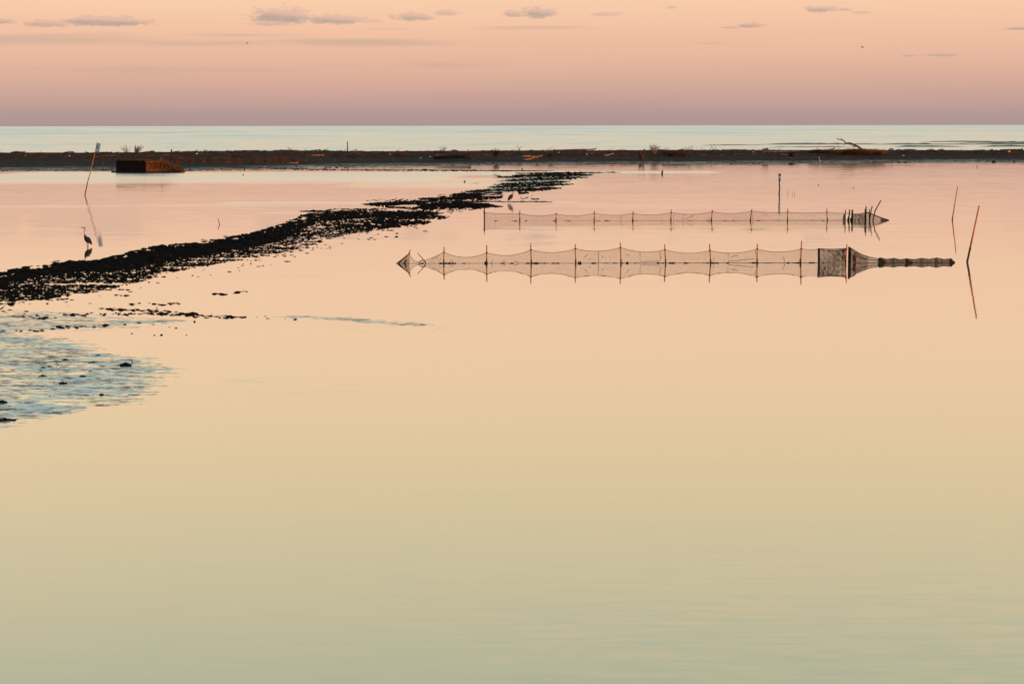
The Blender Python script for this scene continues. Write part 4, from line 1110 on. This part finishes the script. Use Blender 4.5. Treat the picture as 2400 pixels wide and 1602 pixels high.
def flyer(px, py, Y, span_px, tiltz, label):
    c = at(px, py, Y); s_ = span_px * Y / F * .5; m_ = MB(); m_.cur = 0
    m_.tube([c + Vector((-.28, .1, -.02)), c + Vector((-.1, .05, 0)), c + Vector((.12, -.05, .02)), c + Vector((.28, -.1, .0))], [.02, .08, .07, .015], n=8)
    for sg in (-1, 1):
        a0 = c + Vector((0, 0, .03)); a1 = c + Vector((sg * s_ * .5, .0, s_ * (.26 + tiltz * sg))); a2 = c + Vector((sg * s_, .1, s_ * (-.1 + 1.4 * tiltz * sg)))
        for p_, q_, w0, w1 in ((a0, a1, .17, .14), (a1, a2, .14, .02)):
            bs_ = len(m_.v)
            m_.v += [p_ + Vector((0, w0, 0)), p_ - Vector((0, w0, 0)), q_ - Vector((0, w1, 0)), q_ + Vector((0, w1, 0)), p_ + Vector((0, w0, .03)), p_ + Vector((0, -w0, .03)), q_ + Vector((0, -w1, .02)), q_ + Vector((0, w1, .02))]
            for f_ in ((0, 1, 2, 3), (7, 6, 5, 4), (0, 4, 5, 1), (1, 5, 6, 2), (2, 6, 7, 3), (3, 7, 4, 0)): m_.face(tuple(bs_ + i for i in f_))
    tag(m_.build('flying_gull', M_DRIFT, loc=c), label, 'gull', 'gulls in flight')
flyer(579.5, 101, 420, 8, .18, 'tiny gull flying in the left part of the sky below the clouds')
flyer(2021.5, 111, 380, 11, -.10, 'tiny gull gliding with drooped wings in the right part of the sky')

# ------------------------------------------------------------------ beach: wood, scrub, litter
def wood(name, pts, r, m_, label, cat='driftwood', group=None, n=7, on=None, sink=.0, rough=.25, side=()):
    """pts in photo pixels; first point lies on the sand"""
    p0 = hit(*(on or pts[0])) if on is None or True else None
    P = px_pts(p0.y, pts)
    dz = (p0 - P[0]) if on is None else Vector((0, 0, 0))
    P = [p + dz - Vector((0, 0, sink)) for p in P]
    # more joints, crooked
    Q = [P[0]]
    for a, b in zip(P, P[1:]):
        mid = a.lerp(b, .5); L = (b - a).length
        Q += [mid + Vector((g.gauss(0, .04), g.gauss(0, .10), g.gauss(0, .03))) * min(1.5, L * .5) * rough * 2, b]
    r_ = r if hasattr(r, '__len__') else [r, r * .7]
    R = [r_[0] + (r_[-1] - r_[0]) * i / (len(Q) - 1) for i in range(len(Q))]
    R = [x * g.uniform(.85, 1.15) for x in R]
    b_ = MB(); b_.tube(Q, R, n=n)
    for sp in side:
        SP = [p + dz - Vector((0, 0, sink)) for p in px_pts(p0.y, sp[0])]
        b_.tube(SP, [sp[1] * (1 - .6 * i / max(1, len(SP) - 1)) for i in range(len(SP))], n=5)
    return tag(b_.build(name, m_, loc=p0, smooth=True), label, cat, group)

wood('dead_branch', [(2024, 347), (2016, 341.5), (2008.6, 336.7), (1993.7, 330.3), (1982, 329.8), (1976, 322.9), (1966, 321.3), (1961.2, 318.6)], [.20, .04], M_DRIFTD,
     'big bare dead branch rising to the left from the wrack mound at right', 'dead branch', side=[([(1982, 330), (1979.5, 332.5), (1977, 335.5)], .07), ([(2008, 337.5), (1998.4, 338.3), (1997.4, 335.6), (1990.5, 333.5)], .09), ([(1976, 322.9), (1972, 319.5), (1968, 318)], .05), ([(1981, 327.5), (1979, 324)], .05), ([(1966, 321.5), (1963, 320.8), (1960.5, 316.5)], .04), ([(1975, 323), (1972.5, 325)], .04)])
wood('driftwood_log', [(1016, 373), (1060, 370.5), (1104, 369.5)], [.17, .40], M_BLACK, 'large black log lying on the grey sand, thicker at its right end', 'log', n=10, rough=.1, sink=-.22)
wood('beach_stake', [(814.8, 354), (814.6, 343), (814.4, 331.5)], [.10, .07], M_DRIFTD, 'upright dark stake alone on the crest against the sea', 'stake', rough=.05)
wood('driftwood_log', [(337, 357), (350, 356), (362.5, 355)], [.10, .14], M_DRIFTD, 'short black log with a raised right end right of the dry bush', 'log', side=[([(352, 355.5), (352.5, 352.5)], .1)])
wood('tree_stump', [(402, 357.5), (401.5, 354), (402.5, 350)], [.16, .07], M_DRIFTD, 'little pointed stump with a side spur on the left crest', 'stump', side=[([(402, 356), (405, 353.5)], .07)])
wood('branch', [(684, 351.5), (678, 347), (674, 341)], [.08, .03], M_DRIFTD, 'bare forked branch sticking up from the crest, left of the stake', 'branch', side=[([(680, 348.5), (686, 344)], .04)])
wood('branch', [(840, 354), (834, 350), (832.5, 348)], [.07, .04], M_DRIFTD, 'stub of branch just right of the upright stake', 'branch', side=[([(834, 352), (829, 350), (824, 353)], .05)])
wood('branch', [(1219, 352.5), (1215, 347), (1211, 340)], [.06, .025], M_TWIG, 'thin lone branch leaning left on the crest near the middle', 'branch')
wood('driftwood_log', [(1296, 352), (1330, 351.5), (1365, 350.5), (1392, 349.8), (1399, 347.6)], [.12, .09], M_DRIFT, 'long thin driftwood trunk lying along the crest at the middle', 'driftwood', side=[([(1300, 351.5), (1296, 348.5)], .05)])
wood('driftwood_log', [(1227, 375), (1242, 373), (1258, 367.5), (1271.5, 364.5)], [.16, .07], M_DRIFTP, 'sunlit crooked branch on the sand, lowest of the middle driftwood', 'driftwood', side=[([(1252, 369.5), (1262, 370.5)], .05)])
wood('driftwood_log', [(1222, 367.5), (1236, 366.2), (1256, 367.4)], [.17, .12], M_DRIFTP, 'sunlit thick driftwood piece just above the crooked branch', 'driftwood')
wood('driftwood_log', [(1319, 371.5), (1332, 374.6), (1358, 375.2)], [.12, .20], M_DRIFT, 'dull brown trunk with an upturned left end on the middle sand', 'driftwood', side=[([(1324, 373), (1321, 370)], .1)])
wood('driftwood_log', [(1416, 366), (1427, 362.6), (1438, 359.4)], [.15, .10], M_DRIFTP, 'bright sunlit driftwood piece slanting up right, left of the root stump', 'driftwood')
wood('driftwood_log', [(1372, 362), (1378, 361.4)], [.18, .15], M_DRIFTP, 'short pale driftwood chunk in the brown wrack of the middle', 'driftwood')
# root stump
wood('root_stump', [(1504, 373), (1503, 366), (1500, 360), (1497, 356)], [.42, .16], M_DRIFTD, 'dark upturned root stump with two raised arms below the crest', 'stump', n=9,
     side=[([(1504, 370), (1507, 361), (1511, 349)], .26), ([(1504, 372), (1512, 371.5), (1515, 370)], .2), ([(1503, 366), (1510, 361)], .15), ([(1502, 364), (1496.5, 360), (1495.8, 355)], .15)])
wood('driftwood_log', [(1694, 350.5), (1720, 349.6), (1750, 349.4)], [.13, .10], M_DRIFT, 'low driftwood trunk on the crest right of the two bare twigs', 'driftwood', side=[([(1697, 350), (1693, 348)], .06), ([(1746, 349), (1750, 347)], .05)])
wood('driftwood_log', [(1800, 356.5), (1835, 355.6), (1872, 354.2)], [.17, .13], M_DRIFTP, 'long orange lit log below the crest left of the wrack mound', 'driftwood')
wood('root_clump', [(1786, 358), (1793, 352), (1800, 350.5)], [.24, .3], M_DRIFT, 'squarish sunlit root clump at the left end of the orange log', 'driftwood', n=8, side=[([(1789, 356), (1787, 349.5), (1800, 349)], .12)])
wood('tree_stump', [(1857, 366.5), (1857.5, 361), (1858, 358.5)], [.45, .38], M_BLACK, 'squat black stump on the sand below the orange log', 'stump', n=8, side=[([(1855, 365), (1850, 363), (1849, 359.5)], .18), ([(1860, 361), (1865, 359.5)], .14)])
wood('plank', [(1946, 348), (1952, 345.3), (1958, 343)], [.11, .09], M_DRIFT, 'plank end slanting up from the crest left of the big dead branch', 'plank', n=4, rough=.02, side=[([(1946, 348), (1946.5, 343.5)], .09)])
wood('bare_twig', [(1968, 348), (1965.5, 341), (1961.5, 328)], [.035, .014], M_TWIG, 'thin straight twig standing below the dead branch tip', 'twig', side=[([(1967, 345), (1970, 341.5)], .02)])
wood('bare_twig', [(1673, 351.5), (1668, 344), (1663.5, 334)], [.035, .012], M_TWIG, 'bare thin twig on the crest, left of two leaning left', 'twig', side=[([(1669, 345), (1671, 341)], .015)])
wood('bare_twig', [(1680, 351.5), (1676, 343), (1672, 333)], [.035, .012], M_TWIG, 'bare thin twig on the crest, right of two leaning left', 'twig', side=[([(1677, 345), (1680, 341.5)], .015)])
wood('driftwood_log', [(1592, 350), (1600, 349.4), (1612, 351)], [.16, .10], M_DRIFT, 'reddish driftwood stub on the crest left of the upright stems', 'driftwood')
wood('driftwood_log', [(2084, 351), (2090, 347.8), (2094, 350.8)], [.14, .12], M_DRIFTD, 'peaked dark root lump on the crest, right of the wrack mound', 'driftwood')
wood('driftwood_log', [(2101, 350.8), (2108, 350), (2116, 351.2)], [.10, .08], M_DRIFTD, 'flat dark root piece next to the peaked one on the crest', 'driftwood')
wood('driftwood_log', [(2118, 352.2), (2130, 350.6), (2146, 351)], [.15, .09], M_DRIFT, 'sunlit brown trunk on the crest right of the dark roots', 'driftwood')
wood('driftwood_log', [(2171, 352), (2178, 351.6), (2189, 351)], [.08, .10], M_DRIFTD, 'thin forked driftwood on the right crest', 'driftwood', side=[([(2183, 351.6), (2190, 349.8)], .06)])
wood('driftwood_log', [(2203, 352), (2208, 351), (2214, 352)], [.12, .10], M_DRIFTD, 'small humped driftwood on the right crest', 'driftwood')
wood('driftwood_log', [(2321, 352), (2325, 350.6), (2328, 352)], [.13, .11], M_DRIFTD, 'small dark lump of driftwood near the right photo edge', 'driftwood')
wood('driftwood_log', [(2344, 352), (2370, 351.2), (2398, 350.4)], [.12, .14], M_DRIFTD, 'long dark driftwood along the crest at the right photo edge', 'driftwood', side=[([(2392, 350.5), (2398, 345)], .05)])
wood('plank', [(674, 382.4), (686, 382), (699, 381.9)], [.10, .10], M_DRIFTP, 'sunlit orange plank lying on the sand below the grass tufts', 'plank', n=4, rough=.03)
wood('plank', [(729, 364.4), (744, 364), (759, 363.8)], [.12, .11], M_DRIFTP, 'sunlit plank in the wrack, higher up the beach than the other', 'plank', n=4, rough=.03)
wood('driftwood_log', [(549, 353.2), (575, 353), (606, 352.4)], [.10, .12], M_DRIFTD, 'low dark trunk on the left crest with a raised left end', 'driftwood', side=[([(553, 353), (549, 351)], .07)])
wood('driftwood_log', [(450, 354.5), (458, 353.4), (463.5, 350.5)], [.10, .07], M_DRIFT, 'driftwood with a tip pointing up right, left of the low dark trunk', 'driftwood')
wood('driftwood_log', [(26, 357.5), (38, 355.8), (60, 356.4)], [.11, .09], M_DRIFTD, 'crooked driftwood on the crest at the far left', 'driftwood')
wood('driftwood_log', [(156, 357.6), (166, 355), (174, 356.6)], [.06, .08], M_DRIFTD, 'thin driftwood tangle on the crest left of the marker pole', 'driftwood', side=[([(166, 355.5), (156, 353)], .04)])
wood('driftwood_log', [(207, 357), (203, 356), (200, 354)], [.14, .06], M_DRIFTD, 'wedge shaped dark wood on the crest just left of the marker board', 'driftwood')
wood('driftwood_log', [(237, 357), (250, 356), (262, 357)], [.10, .08], M_DRIFTD, 'dark driftwood on the crest just right of the marker board', 'driftwood')
wood('driftwood_log', [(640, 353), (668, 352), (700, 352.4)], [.09, .08], M_DRIFT, 'brown trunk lying under the forked branch', 'driftwood')
wood('driftwood_log', [(728, 353), (745, 351.6), (752, 350.6)], [.08, .07], M_DRIFTD, 'dark driftwood with small raised tip right of the forked branch', 'driftwood')
wood('driftwood_log', [(1004, 351), (1018, 352.5), (1030, 353.4)], [.04, .08], M_DRIFTP, 'pale slim branch left of the twiggy bush at the crest', 'driftwood')
wood('driftwood_log', [(1058, 353.6), (1066, 351.8), (1074, 354)], [.12, .10], M_DRIFT, 'small brown hump of wood right of the twiggy bush', 'driftwood')
wood('arched_twig', [(1450, 352), (1460, 349.6), (1468, 351.8)], [.04, .035], M_PALETWIG, 'pale arched twig on the crest left of the root stump', 'twig')
wood('arched_twig', [(1424, 352), (1430, 350), (1436, 347.8)], [.035, .02], M_TWIG, 'small slanting twig on the crest left of the arched one', 'twig')

def scrub(px, py, hpx, wpx, n_, m_, label, name='dry_bush', cat='bush', group=None, r=.02, lean=0.0, sub=3, fan=.8, base_w=.3):
    p = hit(px, py); s_ = p.y / F; h_, hw = hpx * s_, wpx * s_ * .5
    b_ = MB()
    for i in range(n_):
        a_ = g.uniform(-1, 1); bx = a_ * hw * base_w; L = h_ * g.uniform(.55, 1.05) * (1 - .25 * abs(a_))
        tipx = a_ * hw * fan + lean * L + g.gauss(0, .1) * hw
        by = g.uniform(-.3, .3) * min(hw, .8)
        c0 = p + Vector((bx, by, -.05)); c2 = p + Vector((bx + tipx, by + g.gauss(0, .2) * hw, L))
        c1 = c0.lerp(c2, .5) + Vector((g.gauss(0, .06) * hw - .1 * (tipx), 0, .04 * L))
        b_.tube([c0, c1, c2], [r, r * .75, r * .35], n=4, cap=False)
        for k_ in range(sub):
            t_ = g.uniform(.4, .9); q0 = c0.lerp(c1, t_ * 2) if t_ < .5 else c1.lerp(c2, (t_ - .5) * 2)
            b_.tube([q0, q0 + Vector((g.gauss(tipx * .2, .18 * hw), g.gauss(0, .1), g.uniform(.12, .3) * L))], [r * .5, r * .25], n=3, cap=False)
    return tag(b_.build(name, m_, loc=p), label, cat, group)
scrub(299, 358, 20, 30, 16, M_PALETWIG, 'sparse pale dry bush on the crest behind the hide, left of a denser one', lean=-.25)
scrub(319, 358.5, 21, 22, 30, M_TWIG, 'dense dark dry bush leaning right on the crest behind the hide', lean=.38, r=.03)
scrub(1038, 353.5, 12, 20, 16, M_PALETWIG, 'twiggy little bush on the crest above the black log')
scrub(1534, 361, 27, 24, 60, M_PALETWIG, 'rounded dense twiggy bush on the crest right of the root stump', fan=.9, base_w=.15)
scrub(1624, 364, 24, 40, 28, M_TWIG, 'stand of upright bare stems on the crest, right of the round bush', fan=.4, base_w=.9, sub=2, name='dead_weed', cat='plant')
scrub(1162, 370, 24, 16, 60, M_DGRASS, 'tall brushy dark tuft right of the black log', name='grass_tuft', cat='grass tuft', r=.025, group='grass tufts on the sandbar')
scrub(1580, 367, 12, 50, 160, M_DGRASS, 'wide dark shrub patch below the stand of bare stems', name='low_shrub', cat='shrub', base_w=.9, fan=.2, r=.03)
scrub(1290, 369.5, 10, 14, 60, M_DGRASS, 'small dark shrub among the middle driftwood', name='low_shrub', cat='shrub', r=.03)
scrub(2010, 362.5, 15, 120, 420, M_GRASS, 'broad brown wrack and brush mound under the big dead branch', name='brush_mound', cat='brush mound', base_w=.95, fan=.12, r=.03)
scrub(1930, 359, 10, 60, 150, M_GRASS, 'brown brush strip left of the brush mound', name='brush_mound', cat='brush mound', base_w=.95, fan=.12, r=.028)
TUFTS = [(418, 382, 18, 30, 'broad dark rusty tuft right beside the reed hide'), (446, 382, 17, 13, 'narrow tuft, second right of the reed hide'), (476, 381.5, 16, 20, 'rusty tuft third from the reed hide, before a gap'), (501, 381.5, 15, 20, 'rounded dark tuft fourth from the reed hide'),
         (531, 381.5, 15, 24, 'wide dark tuft fifth from the reed hide'), (558, 381, 15, 17, 'tall rusty tuft sixth from the reed hide'), (600, 381, 16, 26, 'dark wide tuft right of the gap in the tuft row'), (628, 380.5, 13, 16, 'thin tuft left of the brightest tufts'),
         (645, 380.5, 12, 16, 'bright rusty tuft, sunlit on its right'), (662, 380.2, 15, 18, 'tall bright rusty tuft above the orange plank'), (699, 379.8, 12, 28, 'spreading rusty tuft at the right end of the tuft row'),
         (825, 368.5, 7, 14, 'low dark tuft below the upright stake'), (877, 366.8, 6, 18, 'low dark tuft midway between the stake and the black log'), (941, 365.5, 6, 20, 'low dark tuft left of the black log')]
for a, b, h_, w_, lab in TUFTS:
    scrub(a, b, h_ * g.uniform(.7, 1.05), w_ * g.uniform(.9, 1.25), int(w_ * 2.2), M_GRASS if b > 375 else M_DGRASS, lab, name='grass_tuft', cat='grass tuft', group='grass tufts on the sandbar', r=.022, sub=1, base_w=.55, fan=.75, lean=g.uniform(-.15, .3))

def litter(px, py, wpx, hpx, m_, label, name='litter_piece', cat='litter', shape='lump'):
    p = hit(px, py); s_ = p.y / F; b_ = MB()
    if shape == 'box':
        b_.box(p + Vector((0, 0, hpx * s_ * .45)), (wpx * s_ * .5, .2, hpx * s_ * .5), .3)
        b_.box(p + Vector((0, 0, hpx * s_ * .97)), (wpx * s_ * .53, .22, hpx * s_ * .06), .3)
    else:
        b_.lump(p, wpx * s_ * .5, wpx * s_ * .4, hpx * s_, n=8, j=.15)
        b_.lump(p + Vector((wpx * s_ * .25, -.05, 0)), wpx * s_ * .28, wpx * s_ * .25, hpx * s_ * .7, n=7, j=.2)
    return tag(b_.build(name, m_, loc=p), label, cat, 'litter on the sandbar')
litter(1914, 351.8, 9, 2.6, M_WHITE, 'bright white foam piece on the crest left of the dead branch')
litter(2364.5, 356.6, 4, 4, M_ORANGE, 'small orange box on the sand near the right photo edge', cat='box', name='orange_box', shape='box')
litter(620.5, 391.3, 5, 2.4, M_ORANGE, 'small orange piece at the waterline below the grass tufts')
litter(985.6, 370.8, 7, 1.6, M_WHITE, 'flat white scrap on the sand left of the black log')
litter(1008, 367.2, 5, 1.2, M_WHITE, 'small pale scrap close to the left end of the black log')
litter(461, 361, 6, 2.6, M_WHITE, 'pinkish white scrap above the grass tufts right of the hide')
litter(163, 366, 5, 2.0, M_WHITE, 'white scrap in the brown wrack left of the marker pole')
litter(60, 365.6, 4, 1.6, M_WHITE, 'pale scrap in the wrack at the far left')
litter(914, 362, 4, 1.8, M_WHITE, 'pale scrap in the wrack midway between stake and log')
litter(1309, 358, 3.5, 1.8, M_WHITE, 'pale scrap under the long thin trunk in the middle')
litter(1765, 356.3, 4, 1.4, M_WHITE, 'pale scrap left of the squarish root clump')
litter(2117, 364.8, 6, 1.2, M_WHITE, 'faint pale scrap on bare sand right of the brush mound')
litter(1026, 361.2, 2.5, 2.2, M_ORANGE, 'tiny orange scrap in the wrack above the black log')
for a, b, c_, d_, lab in ((2105.6, 381, 5, 2.6, 'dark stone at the right waterline, left of a larger flat one'), (2122, 381, 9, 2.4, 'flat dark stone at the right waterline'), (2329, 380, 12, 4.5, 'largest dark stone at the right waterline near the photo edge'), (2376, 379.5, 7, 3, 'dark stone at the right waterline closest to the photo edge'), (1855, 385, 14, 3.6, 'low dark mud hump at the waterline left of the long necked bird'), (1555, 388.3, 3, 1.6, 'small dark stone just off the waterline right of the round bush')):
    p = hit(a, b); s_ = p.y / F; b_ = MB(); b_.lump(p, c_ * s_ * .5, .4, d_ * s_, n=9, j=.15); b_.lump(p + Vector((c_ * s_ * .2, -.1, 0)), c_ * s_ * .3, .3, d_ * s_ * .7, n=8)
    tag(b_.build('shore_stone', M_ROCK, loc=p), lab, 'stone', 'dark stones along the waterline')

# litter nobody could count: small sticks, wrack stems, shells, shore crumbs
def beach_xy(umin, umax, xr=(-100, 104)):
    x_ = g.uniform(*xr); ys = interp(x_, SHORE); yc, _z = crest(x_)
    y_ = ys + (yc - ys) * g.uniform(umin, umax)
    return Vector((x_, y_, terrain(x_, y_)))
st = MB()
for i in range(1300):
    p = beach_xy(.58, 1.0)
    if n2(p.x * .09, p.y * .12, 1.) < -.12 and g.random() < .8: continue
    if p.x > 45 and g.random() < .6: continue
    a_ = g.gauss(0, .7); L = abs(g.gauss(.5, .7)) + .2; r = g.uniform(.015, .05) * (1 + .4 * L)
    d = Vector((cos(a_), sin(a_), g.gauss(.03, .10)))
    st.tube([p - d * L * .5 + Vector((0, 0, r * .6)), p + Vector((0, g.gauss(0, .05), r * .9)), p + d * L * .5 + Vector((0, 0, r * .6))], [r, r * .9, r * .5], n=4)
tag(st.build('small_driftwood', M_DRIFTS), kind='stuff')
st = MB()
for i in range(500):
    p = beach_xy(.55, 1.0)
    if n2(p.x * .09, p.y * .12, 1.) < 0 and g.random() < .7: continue
    a_ = g.gauss(0, .7); L = abs(g.gauss(.6, .8)) + .2; r = g.uniform(.02, .07)
    d = Vector((cos(a_), sin(a_), g.gauss(.03, .12)))
    st.tube([p - d * L * .5 + Vector((0, 0, r * .6)), p + Vector((0, g.gauss(0, .05), r * .9)), p + d * L * .5 + Vector((0, 0, r * .6))], [r, r * .9, r * .5], n=4)
tag(st.build('dark_small_driftwood', M_DRIFTD), kind='stuff')
wk = MB()
for i in range(9000):
    p = beach_xy(.56, .92)
    u_ = n2(p.x * .055, p.y * .16, 4.) + .3 * n2(p.x * .3, p.y * .3, 6.)
    if u_ < .02: continue
    h_ = g.uniform(.05, .22); a_ = g.uniform(-1, 1)
    wk.tube([p - Vector((0, 0, .02)), p + Vector((a_ * h_ * 1.2, g.uniform(-.3, .3) * h_, h_))], [.035, .012], n=3, cap=False)
tag(wk.build('wrack_stems', M_WRACK), kind='stuff')
sh = MB()
for i in range(260):
    p = beach_xy(.25, .95); r = g.uniform(.02, .045)
    sh.lump(p + Vector((0, 0, r * .3)), r, r, r * .8, n=5, rg=g)
tag(sh.build('shell_fragments', M_SHELL), kind='stuff')
st = MB()
for i in range(150):
    p = beach_xy(.90, 1.0); L = abs(g.gauss(.5, .35)) + .15; a_ = g.choice((-1, 1)) * g.uniform(.2, 1.2); r = g.uniform(.018, .035)
    if n2(p.x * .11, 3.7) < -.1: continue
    d = Vector((cos(a_), g.gauss(0, .3), abs(sin(a_)) * g.uniform(.2, 1.0)))
    st.tube([p - d * .06, p + d * L * .5 + Vector((g.gauss(0, .05), 0, .03)), p + d * L], [r * 1.3, r, r * .5], n=4)
tag(st.build('crest_sticks', M_DRIFTD), kind='stuff')
cr = MB()
for i in range(900):
    x_ = g.uniform(-100, 104); ys = interp(x_, SHORE)
    y_ = ys + abs(g.gauss(0, 7)) + (g.uniform(0, 16) if x_ > 35 else 0) - .6
    if n2(x_ * .1, y_ * .25, 9.) < -.1: continue
    z_ = max(0, terrain(x_, y_)); r = g.uniform(.04, .14)
    cr.lump((x_, y_, z_), r * 1.5, r, r * g.uniform(.25, .6), n=5, rg=g)
tag(cr.build('shore_mud_crumbs', M_LUMP), kind='stuff')
